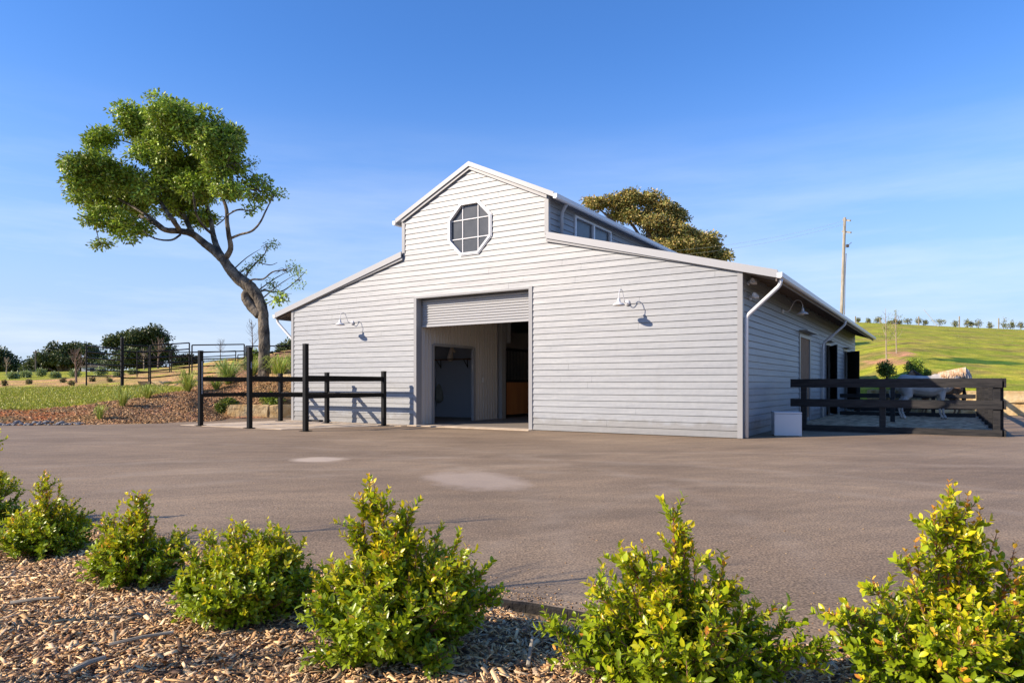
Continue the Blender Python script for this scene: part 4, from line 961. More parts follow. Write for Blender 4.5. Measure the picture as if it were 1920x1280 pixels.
for (cx, cy, rx, ry, dn) in TBL:
    dy = rr.uniform(-1.6, 1.6) if rx > 60 else rr.uniform(-.6, .6)
    c = ti @ T3(cx, cy, dy); sx = rx / 2.2865 / F * TY; sz = ry / 2.2865 / F * TY
    blobs.append((tuple(c), (sx, min(sx * 1.15, 2.2), sz), dn))
    # twigs
    for k in range(7 if rx > 50 else 5):
        d = Vector((rr.uniform(-1, 1) * sx, rr.uniform(-1, 1) * sx * .6, rr.uniform(-1, 1) * sz)) * .85
        anc = min(P_ if cx > 800 and cy > 650 else mb_pts if False else [v for v in map(Vector, mb.v[::37])], key=lambda v: (v - c).length + (0 if v.z < c.z + .3 else 1.0))
        if k > 0: anc = c + Vector((0, 0, -.2 * sz))
        limb(mb, [anc, (anc + c + d) / 2 + Vector((0, 0, .1)), c + d], .035 if k == 0 else .018, .005, 5, 3, 0)
mb.build('trunk', M['bark'], tb, smooth=True)
GP = np.array([(.13, .20, .02), (.18, .26, .025), (.09, .14, .018), (.24, .32, .03), (.14, .17, .035), (.28, .36, .04)])
foliage('crown', blobs, M['tleaf'], tb, 3300, .16, 24, GP * 1.5, ((.42, .42, .10), .07), 11, cs=.28, inner=.2, sub=9)

def bigtree(name, px, py_base, Y, blobs, label, pal, hl, nclump, leaf, per, seed, cs, cat='tree', group=None, m=None, flat=.7, scale=1, trunk_r=.5, outw=.55, zb=None, sub=0):
    b = at(px, py_base, Y);
    if zb is not None: b.z = zb
    root = empty(name, b, 0, label, cat, group); inv_ = Matrix.Translation(b).inverted(); rr = random.Random(seed)
    bl = []
    for (bx2, by2, rx, ry, dn) in blobs:
        s = Y / F; c = inv_ @ at(bx2, by2, Y + rr.uniform(-.5, .5) * rx * s); bl.append((tuple(c), (rx * s, rx * s * .9, ry * s), dn))
    mb = MB(); top = Vector((0, 0, 0)); cen = sum((Vector(q[0]) for q in bl), Vector()) / len(bl)
    fork = Vector((cen.x * .2, 0, max(cen.z * .35, .5)))
    limb(mb, [(0, 0, -.3), fork * .5, fork], trunk_r, trunk_r * .75, 10)
    for c, rad, dn in bl:
        c = Vector(c); mid = (fork + c) / 2 + Vector((0, 0, .1 * c.z)); limb(mb, [fork, mid, c], trunk_r * .4, trunk_r * .08, 6, 4)
        for k in range(3):
            d = Vector((rr.uniform(-1, 1) * rad[0], rr.uniform(-1, 1) * rad[1], rr.uniform(-.6, 1) * rad[2])) * .8; limb(mb, [c, c + d * .5 + Vector((0, 0, .1)), c + d], trunk_r * .12, trunk_r * .02, 5, 2)
    mb.build('trunk', M['darkbark'], root, smooth=True)
    foliage('crown', bl, m or M['tleaf'], root, nclump, leaf, per, pal, hl, seed, flat, cs=cs, outw=outw, sub=sub)
    return root
YG = np.array([(.22, .20, .05), (.30, .25, .08), (.14, .15, .035), (.36, .28, .10), (.09, .11, .025), (.28, .19, .05)])
# tree behind the barn (coordinates from a 5.647x crop at 1060,340)
cv = lambda x, y: (x / 5.647 + 1060, y / 5.647 + 340)
RB = [(300, 240, 130, 60, 1), (520, 220, 150, 85, 1), (700, 190, 130, 80, 1), (840, 170, 120, 65, 1), (980, 230, 120, 75, 1), (1130, 300, 120, 80, 1), (1230, 380, 90, 75, 1), (600, 330, 170, 80, 1), (780, 380, 190, 90, 1),
      (930, 450, 180, 90, 1), (1080, 500, 170, 95, 1), (1220, 560, 150, 95, 1), (1360, 620, 120, 80, 1), (1500, 620, 130, 75, 1), (1580, 720, 120, 80, 1), (1450, 740, 170, 90, 1), (1200, 680, 180, 100, 1), (1650, 790, 90, 60, .9), (900, 600, 240, 120, 1), (1060, 760, 300, 120, 1), (1400, 850, 260, 90, 1)]
bigtree('spreading_tree', 1260, 640, 62, [(*cv(a, b), c / 5.647, d / 5.647, e) for a, b, c, d, e in RB], 'wide tree with yellow brown foliage rising behind the barn roof', YG * 1.5, ((.70, .52, .18), .06), 2300, .27, 22, 21, .5, sub=8, zb=4, trunk_r=.6)
DG = np.array([(.045, .07, .02), (.065, .095, .024), (.09, .115, .03), (.035, .058, .02), (.11, .12, .04)])
bigtree('fig_tree', 115, 701, 120, [(70, 685, 24, 13, 1), (90, 668, 26, 13, 1), (118, 658, 28, 14, 1), (145, 656, 26, 13, 1), (170, 664, 24, 13, 1), (190, 676, 16, 10, 1), (110, 680, 34, 14, 1), (150, 682, 34, 12, 1), (60, 694, 20, 8, 1), (95, 692, 30, 8, 1), (185, 690, 14, 8, 1)],
        'broad dark spreading tree at far left behind the bare sapling', DG, ((.12, .13, .04), .03), 1200, .45, 16, 31, .8, sub=7, zb=1.5, trunk_r=.9)
bigtree('fig_tree', 262, 694, 95, [(205, 645, 10, 7, 1), (222, 645, 20, 14, 1), (240, 632, 20, 12, 1), (262, 624, 22, 11, 1), (285, 622, 18, 10, 1), (296, 636, 16, 14, 1), (262, 645, 34, 14, 1), (250, 665, 40, 14, 1), (290, 665, 34, 14, 1), (312, 655, 14, 7, 1), (240, 682, 40, 10, 1), (285, 682, 30, 9, 1)],
        'rounded dark green tree behind the corral panels', DG * 1.1, ((.14, .16, .04), .04), 1300, .38, 16, 33, .65, sub=7, zb=2.2, trunk_r=.8)
bigtree('fig_tree', 6, 700, 125, [(-10, 672, 22, 16, 1), (12, 682, 20, 12, 1), (24, 690, 14, 8, 1), (-12, 690, 20, 10, 1), (2, 664, 8, 8, .7)], 'dark ragged tree cut by the left edge of the view', DG * .95, ((.1, .11, .05), .08), 700, .5, 9, 35, 1.0, zb=1, trunk_r=.6)
bigtree('fig_tree', 560, 680, 80, [(545, 652, 16, 12, 1), (530, 660, 12, 7, .8), (556, 648, 14, 12, 1), (540, 668, 18, 8, 1)], 'small dark tree just showing beside the left wall of the barn', DG * 1.2, ((.14, .16, .06), .1), 400, .35, 10, 37, .6, zb=3.5, trunk_r=.35)
bigtree('hedge_clump', 351, 690, 85, [(340, 678, 12, 9, 1), (352, 674, 14, 8, 1), (364, 679, 11, 8, 1), (345, 685, 20, 6, 1)], 'low blackish rounded bush beyond the corral', DG * .6, ((.04, .06, .02), .05), 500, .3, 10, 39, .4, cat='bush', zb=3, trunk_r=.2)

def sapling(px, Y, h_px, spread, label, m, seed, py=None, leafy=None, group=None, name='bare_sapling', wide=.5, r0=.05):
    x = (px - CX) / F * Y; z = tz(x, Y) if py is None else at(px, py, Y).z; h = h_px * Y / F; rr = random.Random(seed)
    root = empty(name, (x, Y, z), 0, label, 'tree', group); mb = MB(); tips = []
    lean = Vector((rr.uniform(-.05, .05), 0, 1)); limb(mb, [(0, 0, -.1), lean * h * .4, lean * h * .75, lean * h], r0, r0 * .15, 7)
    for k in range(22):
        t = rr.uniform(.30, .92); b = lean * h * t; a = rr.uniform(0, 6.28); l = spread * Y / F * (1.05 - t) * rr.uniform(.7, 1.3) + .15
        d = Vector((math.cos(a) * l, math.sin(a) * l, l * rr.uniform(.8, 1.7))); e_ = b + d; limb(mb, [b, b + d * .5 + Vector((math.cos(a), math.sin(a), 0)) * l * .12, e_], r0 * .24, r0 * .06, 5, 3, 0); tips.append(e_)
        for q_ in range(4):
            s = b + d * rr.uniform(.3, .9); d2 = Vector((rr.uniform(-1, 1), rr.uniform(-1, 1), rr.uniform(.2, 1.4))) * l * .35; limb(mb, [s, s + d2 * .6, s + d2], r0 * .10, r0 * .04, 4, 1, 0); tips.append(s + d2)
    mb.build('trunk', m, root, smooth=True)
    if leafy:
        foliage('crown', [(tuple(t_), (.12, .12, .12), 1) for t_ in tips[::leafy[2]]], M['tleaf'], root, leafy[1], leafy[0], 6, GP * 1.2, ((.3, .2, .1), .15), seed, cs=.12)
    return root
M['pinkbark'] = mat('pinkish_bark', (.19, .135, .10), .8)
sapling(143, 40, 62, 24, 'bare pinkish young tree in front of the far left trees', M['pinkbark'], 1, r0=.07)
sapling(296, 60, 55, 20, 'bare reddish young tree in front of the rounded dark tree', M['pinkbark'], 2, r0=.08)
sapling(270, 62, 40, 9, 'thin bare sapling left of the reddish young tree', M['palebark'], 3, r0=.06)
sapling(474, 50, 72, 18, 'leafless thin tree just left of the leaning trunk', M['darkbark'], 4, r0=.05)
sapling(413, 52, 42, 12, 'small leafless sapling behind the middle corral panel', M['darkbark'], 5, r0=.035)
sapling(12, 60, 30, 8, 'wispy sapling at the far left edge', M['palebark'], 6, r0=.05)
sapling(1662, 45, 96, 18, 'left of two slender pale trunked saplings on the green hill', M['palebark'], 7, py=674, leafy=(.08, 14, 9), r0=.045, group='slender saplings on the hill')
sapling(1681, 52, 84, 10, 'right of two slender pale trunked saplings on the green hill', M['palebark'], 8, py=664, leafy=(.08, 14, 9), r0=.045, group='slender saplings on the hill')

# ridge trees
RT = [(195, 872, 905, 20), (272, 872, 906, 24), (340, 866, 908, 50), (440, 887, 911, 30), (475, 862, 911, 16), (505, 890, 912, 34), (565, 870, 914, 70), (650, 860, 918, 60), (702, 882, 920, 30), (808, 866, 928, 96), (918, 880, 934, 38), (1015, 880, 938, 46), (1048, 888, 938, 28), (1100, 876, 940, 60), (1188, 896, 943, 38), (1285, 872, 948, 74), (1352, 878, 950, 22), (1412, 895, 952, 60)]
placew = ['leftmost', 'second', 'third', 'fourth', 'fifth', 'sixth', 'seventh', 'eighth', 'ninth', 'tenth', 'eleventh', 'twelfth', 'thirteenth', 'fourteenth', 'fifteenth', 'sixteenth', 'seventeenth', 'rightmost']
RG = np.array([(.20, .22, .08), (.26, .27, .10), (.15, .16, .06)])
for i, (x, y0, y1, wd_) in enumerate(RT):
    px, w2 = x / 4 + 1560, wd_ / 7; ty, by = y0 / 4 + 380, y1 / 4 + 380; Y = 146; bz = tz((px - CX) / F * Y, Y)
    hh = (by - ty) * 1.1; base_py = HY - (bz - H) * F / Y; rr = random.Random(i)
    bl = [(px + rr.uniform(-.5, .5) * w2 * .8, base_py - hh * rr.uniform(.25, .85), w2 * rr.uniform(.3, .7), hh * rr.uniform(.12, .3), 1) for _ in range(4)] + [(px, base_py - hh * .42, w2 * .7, hh * .3, 1)]
    bigtree('ridge_tree', px, base_py, Y, bl, placew[i] + ' small tree from the left along the hill crest' if 0 < i < 17 else placew[i] + ' of the small trees along the hill crest', RG, ((.3, .24, .12), .15), 55, .26, 6, 50 + i, .3, group='young trees along the hill crest', zb=bz - .05, trunk_r=.05)
# stakes on the ridge, leaning white pole
for i, (x, y0, y1) in enumerate(((176, 856, 905), (361, 870, 910), (650, 850, 918), (955, 852, 936), (1250, 868, 950))):
    px = x / 4 + 1560; Y = 143; X = (px - CX) / F * Y; z = tz(X, Y); h = (y1 - y0) / 4 * Y / F
    o = MB().box(-.09, .09, -.09, .09, -.1, h).build('tree_stake', M['pole'], None); o.location = (X, Y, z)
    tag(o, ('short stake nearest the barn roof on the hill crest', 'thin stake beside a small tree near the barn end of the crest', 'tall stake rising through a crest tree left of the leaning white pole', 'tallest lone stake in the middle of the crest', 'stake beside the bushy tree towards the right end of the crest')[i], 'stake', 'stakes along the hill crest')
a, b = at(1732, 580, 120), at(1759, 612, 120); o = MB().tube([(0, 0, 0), a - b], .05, 6).build('leaning_pole', M['white']); o.location = b; tag(o, 'thin white pole leaning to the left on the hill crest', 'pole')
# power pole and wires
pp = empty('power_pole', (at(1579, 600, 58).x, 58, 3.5), 0, 'weathered timber power pole behind the barn roof', 'power pole'); t0 = at(1584, 408, 58); base = at(1578, 590, 58)
inv_ = Matrix.Translation(pp.location).inverted(); MB().tube([inv_ @ Vector((base.x, 58, 3.3)), inv_ @ base, inv_ @ t0], [.145, .14, .11], 12).build('pole_shaft', M['pole'], pp, smooth=True)
mb = MB(); c = inv_ @ at(1586, 413, 58); mb.beam(c + Vector((-.05, -.9, -.25)), c + Vector((.2, .9, .25)), .1, .12); c = inv_ @ at(1587, 435, 58); mb.beam(c + Vector((-.05, -.9, -.25)), c + Vector((.1, .9, .25)), .1, .12); mb.build('crossarms', M['pole'], pp)
mb = MB(); mb.tube([inv_ @ at(1586.5, 475, 57.8), inv_ @ at(1584.5, 520, 57.8), inv_ @ at(1583.5, 590, 57.8)], .03, 6); c = inv_ @ at(1589, 461, 57.7); mb.box(c.x - .1, c.x + .1, c.y - .1, c.y + .1, c.z - .12, c.z + .12); mb.beam(c, c + Vector((.35, 0, .3)), .04, .04); mb.build('cable_box', M['darkbark'], pp)
for i, (ya_, yb2) in enumerate(((414, 470), (420, 479))):
    A1, B1 = at(1583, ya_, 58), at(1262, yb2, 50)
    pts = [A1.lerp(B1, t) - Vector((0, 0, .35 * 4 * t * (1 - t))) for t in np.linspace(0, 1, 14)] + [at(900, 520 + i * 4, 42)]
    o = MB().tube([p - A1 for p in pts], .007, 5).build('power_line', M['wire']); o.location = A1; tag(o, ('upper', 'lower')[i] + ' of two thin wires crossing in front of the tree behind the roof', 'wire', 'overhead wires')
# far left pole
o = empty('power_pole', at(67, 702, 90), 0, 'small distant power pole in front of the far left trees', 'power pole'); MB().tube([(0, 0, -.3), (0, 0, 3.2)], .08, 6).build('pole_shaft', M['darkbark'], o); MB().box(-.35, .35, -.04, .04, 2.9, 3.0).build('crossarm', M['darkbark'], o)
# far shed
sh = empty('farm_shed', at(176, 696, 88), 0, 'tiny pale farm shed beyond the left end of the corral', 'shed')
MB().box(-1.1, 1.1, -.8, .8, -.3, .55).build('walls', mat('shed_wall', (.35, .35, .36), .7), sh); MB().box(.0, .55, -.815, -.801, -.3, .42).build('door', M['dark'], sh); MB().prism([(-1.3, -1, .55), (1.3, -1, .55), (1.3, -1, .62), (0, -1, .80), (-1.3, -1, .62)], (0, 2, 0)).build('roof', M['darkbark'], sh)

# ------------------------------------------------------------------ corral panels
def panel(p0, p1, h, nr, label, mid=False, gap=.18):
    root = empty('corral_panel', p0, math.atan2(p1.y - p0.y, p1.x - p0.x), label, 'corral panel', 'steel corral panels'); L_ = math.hypot(p1.x - p0.x, p1.y - p0.y); dz = p1.z - p0.z
    for s, z in ((0, 0), (L_, dz)): MB().tube([(s, 0, z - .25), (s, 0, z + h)], .034, 8).build('upright', M['steel_rail'], root)
    if mid: MB().tube([(L_ / 2, 0, dz / 2 + gap), (L_ / 2, 0, dz / 2 + h)], .02, 6).build('upright', M['steel_rail'], root)
    for k in range(nr):
        z = gap + (h - gap) * k / (nr - 1); MB().tube([(0, 0, z), (L_, 0, dz + z)], .031, 8).build('rail', M['steel_rail'], root)
    return root
def cp(px, Y, py=None):
    x = (px - CX) / F * Y; return Vector((x, Y, tz(x, Y) if py is None else H + (HY - py) * Y / F))
PW = 1.72
panel(cp(162, 30.5, 712), cp(228, 33.5, 713), 1.52, 6, 'leftmost corral panel with six rails left of the tall post')
p = empty('gate_post', cp(229, 33.3, 720), 0, 'tall black post at the left end of the corral', 'post'); MB().tube([(0, 0, -.3), (0, 0, 2.2)], .075, 10).build('shaft', M['steel_rail'], p); MB().lathe([(.08, 2.2), (.085, 2.22), (.06, 2.28), (0, 2.3)], None, 10).build('cap', M['steel_rail'], p)
panel(cp(231, 33.3, 715), cp(279, 34, 716), 1.78, 6, 'short corral panel right of the tall post')
panel(cp(282, 33.4, 715), cp(355, 35, 707), 1.76, 6, 'corral panel in line with the stone block')
panel(cp(360, 34.5, 707), cp(458, 36, 703), 1.62, 5, 'front corral panel between the left and middle hitching posts')
panel(cp(461, 35.5, 703), cp(556, 37, 700), 1.50, 5, 'front corral panel running behind the leaning trunk')
panel(cp(257, 44, 714), cp(318, 46, 712), 1.9, 6, 'rear corral panel behind the short front panel')
panel(cp(321, 46, 712), cp(376, 47, 710), 1.85, 6, 'rear corral panel in front of the low blackish bush')
panel(cp(380, 46, 708), cp(442, 47, 704), 1.7, 6, 'rear corral panel in front of the small leafless sapling')
panel(cp(446, 46, 704), cp(512, 47, 700), 1.4, 5, 'rear corral panel just left of the leaning trunk')
panel(cp(516, 44, 700), cp(560, 45, 696), 1.25, 5, 'rear corral panel between the leaning trunk and the barn', mid=True)

# ------------------------------------------------------------------ tufts, bushes, rocks
def tuft(px, py, Y, h, wdt, label, seed, n=110, pal=((.24, .29, .05), (.34, .38, .09), (.16, .21, .035)), group='strappy grass clumps on the bank', z=None):
    x = (px - CX) / F * Y; zz = tz(x, Y) if py is None else at(px, py, Y).z; r = np.random.default_rng(seed); Vs = []; Fs = []; Cs = []
    for k in range(n):
        a = r.uniform(0, 6.28); l = h * r.uniform(.5, 1.15); sp = wdt * r.uniform(.2, 1.7); wv = .011 * max(1, h) * r.uniform(.7, 1.4); d = np.array([math.cos(a), math.sin(a), 0]); s = np.array([-d[1], d[0], 0])
        c0 = d * .06 * r.random(); pts = [c0, c0 + d * sp * .3 + np.array([0, 0, l * .55]), c0 + d * sp * .7 + np.array([0, 0, l * .9]), c0 + d * sp * 1.1 + np.array([0, 0, l * r.uniform(.45, .9)])]
        b = len(Vs)
        for q, wq in zip(pts, (1, 1, .7, .1)): Vs += [q + s * wv * wq, q - s * wv * wq]
        for q in range(3): Fs.append((b + 2 * q, b + 2 * q + 1, b + 2 * q + 3, b + 2 * q + 2))
        Cs += [np.array(pal[r.integers(0, len(pal))]) * r.uniform(1.1, 1.8)] * 8
    o = np_mesh('grass_tuft', np.array(Vs), np.array(Fs), M['tleaf'], np.array(Cs)); o.location = (x, Y, zz - .03); return tag(o, label, 'plant', group)
tuft(187, None, 23.4, .55, .22, 'narrow upright grass clump nearest the asphalt edge', 1, 60, ((.25, .33, .05), (.3, .3, .08)))
tuft(230, None, 25.6, .80, .45, 'bright green strappy clump second from the asphalt edge', 2)
tuft(277, None, 27.3, .62, .45, 'bright green strappy clump left of the large clump by the hitching post', 3)
tuft(352, None, 28.6, .95, .55, 'large strappy clump just left of the first hitching post', 4, 160)
tuft(428, None, 30.0, 1.15, .8, 'biggest strappy clump between the first two tall posts', 5, 260, ((.24, .30, .08), (.32, .38, .13), (.16, .24, .04)))
tuft(405, None, 29.2, .7, .5, 'lower strappy clump beside the biggest clump', 6, 90)
tuft(475, None, 30.8, .9, .6, 'strappy clump just left of the leaning trunk base', 7, 150)
tuft(524, None, 29.6, 1.1, .7, 'yellow green strappy clump right of the leaning trunk base', 8, 240, ((.26, .32, .05), (.34, .38, .09), (.2, .28, .04)))
tuft(545, None, 31, .9, .5, 'strappy clump against the left wall of the barn', 9, 80)
def bush(px, py, Y, wpx, hpx, label, seed, pal=GP, group=None, n=260, leaf=.1, cs=.16, hl=((.3, .34, .08), .12), name='round_bush', z=None):
    b = at(px, py, Y) if py is not None else Vector(((px - CX) / F * Y, Y, tz((px - CX) / F * Y, Y)))
    root = empty(name, b, 0, label, 'bush', group); s = Y / F; w2, h2 = wpx * s / 2, hpx * s; r = random.Random(seed); mb = MB()
    for k in range(9): limb(mb, [(0, 0, -.1), (r.uniform(-.3, .3) * w2, r.uniform(-.3, .3) * w2, h2 * .3), (r.uniform(-.8, .8) * w2, r.uniform(-.8, .8) * w2, h2 * r.uniform(.5, .9))], .02, .005, 5, 3)
    mb.build('stems', M['darkbark'], root)
    bl = [((0, 0, h2 * .5), (w2 * .8, w2 * .8, h2 * .42), 1)] + [((r.uniform(-.5, .5) * w2, r.uniform(-.5, .5) * w2, h2 * r.uniform(.3, .75)), (w2 * .5, w2 * .5, h2 * .28), 1) for _ in range(6)]
    foliage('leaves', bl, M['tleaf'], root, n, leaf, 10, pal, hl, seed, cs=cs); return root
bush(1663, 711, 33.0, 36, 36, 'round leafy bush above the top rail beside the open stable door', 1, cs=.14, leaf=.09)
bush(1716, 708, 33.5, 34, 34, 'yellow green leafy bush above the horse with the dark mane', 2, GP * 1.4, cs=.14, leaf=.09)
bush(1735, 708, 34, 20, 16, 'low leafy bush beside the yellow green one', 3, GP * 1.2, n=100, cs=.12, leaf=.08)
bush(508, 768, 27.9, 40, 34, 'low green bush on the bank above the sandstone blocks', 4, cs=.14)
bush(432, 760, 27.6, 28, 14, 'small dark creeping bush on the bank beside the blocks', 5, GP * .7, n=90, cs=.1)
bush(415, 772, 26.6, 18, 14, 'tiny dark plant on the mulch bank by the left tall post', 6, GP * .7, n=70, cs=.1)
bush(566 - 90, None, 42, 26, 22, 'rounded shrub behind the corral near the leaning trunk', 7, GP * 1.2, n=120)
LB = [(25, 16), (50, 14), (77, 16), (104, 12), (140, 16), (190, 18), (222, 14), (250, 12)]
for i, (px, wp) in enumerate(LB):
    bush(px, None, 47 + (i % 3) * 2.5, wp, wp * .75, placew[i] + ' of the grey green shrubs dotted on the far left lawn' if i == 0 else placew[i] + ' grey green shrub from the left on the far left lawn', 20 + i, np.array([(.26, .33, .12), (.34, .40, .18), (.2, .26, .08)]), 'grey green shrubs on the left lawn', n=70, leaf=.14, cs=.22, name='low_shrub')
for i, (px, Y) in enumerate(((8, 38), (55, 39), (118, 40), (134, 37), (172, 41), (205, 39))):
    bush(px, None, Y, 9, 9, placew[i] + ' of the tiny dry plants on the sandy strip' if i == 0 else placew[i] + ' tiny dry plant from the left on the sandy strip', 40 + i, np.array([(.25, .2, .08), (.18, .2, .06), (.2, .12, .07)]), 'tiny plants on the sandy strip', n=25, leaf=.1, cs=.1, name='low_plant')
# rocks on the left edge of the asphalt
rr = random.Random(9); rk = []
for v_ in range(4):
    bm = bmesh.new(); bmesh.ops.create_icosphere(bm, subdivisions=2, radius=1)
    for v in bm.verts: v.co *= 1 + .35 * noise.noise(v.co * 1.3 + Vector((v_ * 5, 0, 0))); v.co.z *= .6
    me = bpy.data.meshes.new('edge_rock'); bm.to_mesh(me); bm.free(); me.materials.append(M['rock']); rk.append(me)
for i in range(46):
    px = -40 + i * 4.3 + rr.uniform(-1.5, 1.5); Y = float(np.interp(px, [-60, 0, 150, 340], [21.9, 22.15, 22.5, 24.2])) + rr.uniform(-.12, .25); x = (px - CX) / F * Y
    o = bpy.data.objects.new('edge_rock', rk[i % 4]); COL.objects.link(o); s = rr.uniform(.035, .085); o.scale = (s * 1.2, s, s); o.rotation_euler = (0, 0, rr.uniform(0, 6)); o.location = (x, Y, max(0, tz(x, Y)) + s * .35)
    tag(o, 'fist sized grey stone in the row along the left asphalt edge', 'rock', 'stones along the asphalt edge')
# chips on the far bank
P = []
while len(P) < 9000:
    u = rng.uniform(-.78, -.33); y = rng.uniform(22, 30.5); x = u * y; z = tz(x, y)
    if z < .0: continue
    c = tcol(x, y)
    if c[1] > c[0] or (u < -.60 and rng.random() < .72): continue
    P.append((x, y, z + .01))
P = np.array(P); n = len(P); chips('bank_chips', P, rng.uniform(.05, .16, n), rng.uniform(.02, .05, n), rng.uniform(.006, .012, n), .35, 'coarse wood chips covering the planted bank left of the barn', pal=(PAL * np.array([.66, .60, .56])))
# grass blades on the left lawn and right hill foot
P = []
while len(P) < 26000:
    u = rng.uniform(-.80, -.42); y = rng.uniform(24, 36)
    x = u * y; z = tz(x, y); c = tcol(x, y)
    if z < .05 or c[1] < c[0]: continue
    P.append((x, y, z))
P = np.array(P); n = len(P); D_2 = np.stack([rng.normal(0, .35, n), rng.normal(0, .35, n), np.ones(n)], 1)
cl = np.array([(.36, .38, .04), (.28, .32, .035), (.42, .38, .09)])[rng.integers(0, 3, n)] * rng.uniform(.8, 1.2, (n, 1))
v, f, c = diamonds(P, D_2, rng.normal(size=(n, 3)), rng.uniform(.05, .13, n), rng.uniform(.02, .04, n), cl)
tag(np_mesh('lawn_grass', v, f, M['tleaf'], c), 'short green grass blades on the lawns', 'grass', kind='stuff')

# ------------------------------------------------------------------ foreground shrubs
def shrub(base, h, w2, label, seed, nst=46, spike=(0, 1.0), extra=(), tipw=.5, dens=1.0, ls=1.0, red=.25, ez=1.0):
    """leafy shrub: many stems, opposite leaf pairs along them; tips carry young yellow / red leaves"""
    r = np.random.default_rng(seed); root = empty('lilly_pilly_shrub', base, 0, label, 'shrub', 'glossy leaved shrubs along the mulch bed'); root.name = 'garden_shrub'
    mb = MB(); Ps, Ds, Ns, Ls, Ws, Cs = [], [], [], [], [], []
    stems = []
    for k in range(nst):
        a = r.uniform(0, 2 * math.pi); q = r.random() ** .5
        # target on the outline: dome, higher in the middle
        rad = w2 * q; hz_ = h * (1 - .52 * q ** 1.7) * r.uniform(.72, 1.0)
        stems.append((np.array([math.cos(a) * rad, math.sin(a) * rad * .9, hz_]), 1.0))
        if k % 2 == 0:
            a = r.uniform(0, 2 * math.pi); stems.append((np.array([math.cos(a) * w2 * r.uniform(.75, 1.05), math.sin(a) * w2 * r.uniform(.7, .95), h * r.uniform(.08, .42)]), 1.0))
    for e in extra: stems.append((np.array(e[:3]) * np.array([1, 1, ez]), e[3] if len(e) > 3 else 1.0))
    for tgt, vig in stems:
        b0_ = np.array([r.uniform(-.04, .04), r.uniform(-.04, .04), -.02]); ctrl = b0_ * .3 + tgt * np.array([.65, .65, .45]) + r.normal(0, .02, 3)
        L_ = np.linalg.norm(tgt); n = max(6, int(L_ / .022)); ts = np.linspace(0, 1, n)
        C_3 = ((1 - ts) ** 2)[:, None] * b0_ + (2 * ts * (1 - ts))[:, None] * ctrl + (ts ** 2)[:, None] * tgt
        mb.tube([tuple(p) for p in C_3[::3]] + [tuple(C_3[-1])], [.006 * (1 - .75 * t) for t in ts[::3]] + [.0012], 5)
        def add(p, t_, fw, k_, young):
            ax_ = unit(fw[None])[0]; s = np.cross(ax_, [0, 0, 1.0]); s = s / (np.linalg.norm(s) + 1e-6); u2 = np.cross(s, ax_)
            an = k_ * math.pi / 2 + r.normal(0, .3)
            for sg in (-1, 1):
                o_ = (s * math.cos(an) + u2 * math.sin(an)) * sg; d = ax_ * r.uniform(.7, 1.5) + o_ + np.array([0, 0, .25]) + r.normal(0, .15, 3); nn = ax_ * 1.0 - o_ * .5 + np.array([0, 0, .45]) + r.normal(0, .15, 3)
                l = r.uniform(.022, .046) * ls * (1 - .3 * young); Ps.append(p); Ds.append(d); Ns.append(nn); Ls.append(l); Ws.append(l * r.uniform(.45, .6))
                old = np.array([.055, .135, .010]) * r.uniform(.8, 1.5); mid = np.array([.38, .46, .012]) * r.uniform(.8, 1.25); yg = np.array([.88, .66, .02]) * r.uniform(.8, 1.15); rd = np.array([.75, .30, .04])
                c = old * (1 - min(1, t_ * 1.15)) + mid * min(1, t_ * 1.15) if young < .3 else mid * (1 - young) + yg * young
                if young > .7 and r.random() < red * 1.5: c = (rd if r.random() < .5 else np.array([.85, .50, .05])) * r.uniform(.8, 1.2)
                Cs.append(c)
        up = min(1, tgt[2] / h)
        for i in range(int(n * .22), n):
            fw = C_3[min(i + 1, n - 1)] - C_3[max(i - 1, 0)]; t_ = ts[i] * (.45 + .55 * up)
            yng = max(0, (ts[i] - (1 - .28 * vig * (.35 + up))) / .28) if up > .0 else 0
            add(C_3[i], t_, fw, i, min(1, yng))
        # side twigs
        for q in range(int(15 * dens * max(.5, L_ / .4))):
            t0_ = r.uniform(.28, .95); i = int(t0_ * (n - 1)); p0 = C_3[i]; fw = unit((C_3[min(i + 1, n - 1)] - C_3[i - 1])[None])[0]
            d = unit((fw * .7 + unit(r.normal(size=(1, 3)))[0] * .8 + np.array([0, 0, .25]) + np.array([tgt[0], tgt[1], 0]) * .5)[None])[0]; l = r.uniform(.05, .13); m_ = max(3, int(l / .018)); p1 = p0 + d * l
            mb.tube([tuple(p0), tuple(p1)], [.0025, .001], 4, cap=False)
            for j in range(m_):
                add(p0 + d * l * (j + .6) / m_, t_=min(1, .35 + .5 * up * t0_ + .15 * j / m_), fw=d, k_=j, young=(.0 if j < m_ - 2 else .75 * max(0, up - .15)) * (1 if r.random() < .75 else 0))
    mb.build('stems', M['twig'], root)
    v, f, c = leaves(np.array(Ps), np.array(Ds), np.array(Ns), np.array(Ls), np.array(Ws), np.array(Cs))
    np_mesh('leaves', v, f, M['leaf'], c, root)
    return root
def gb(px, py):
    p = gp(px, py); p.z = bed_z(p.x, p.y); return p
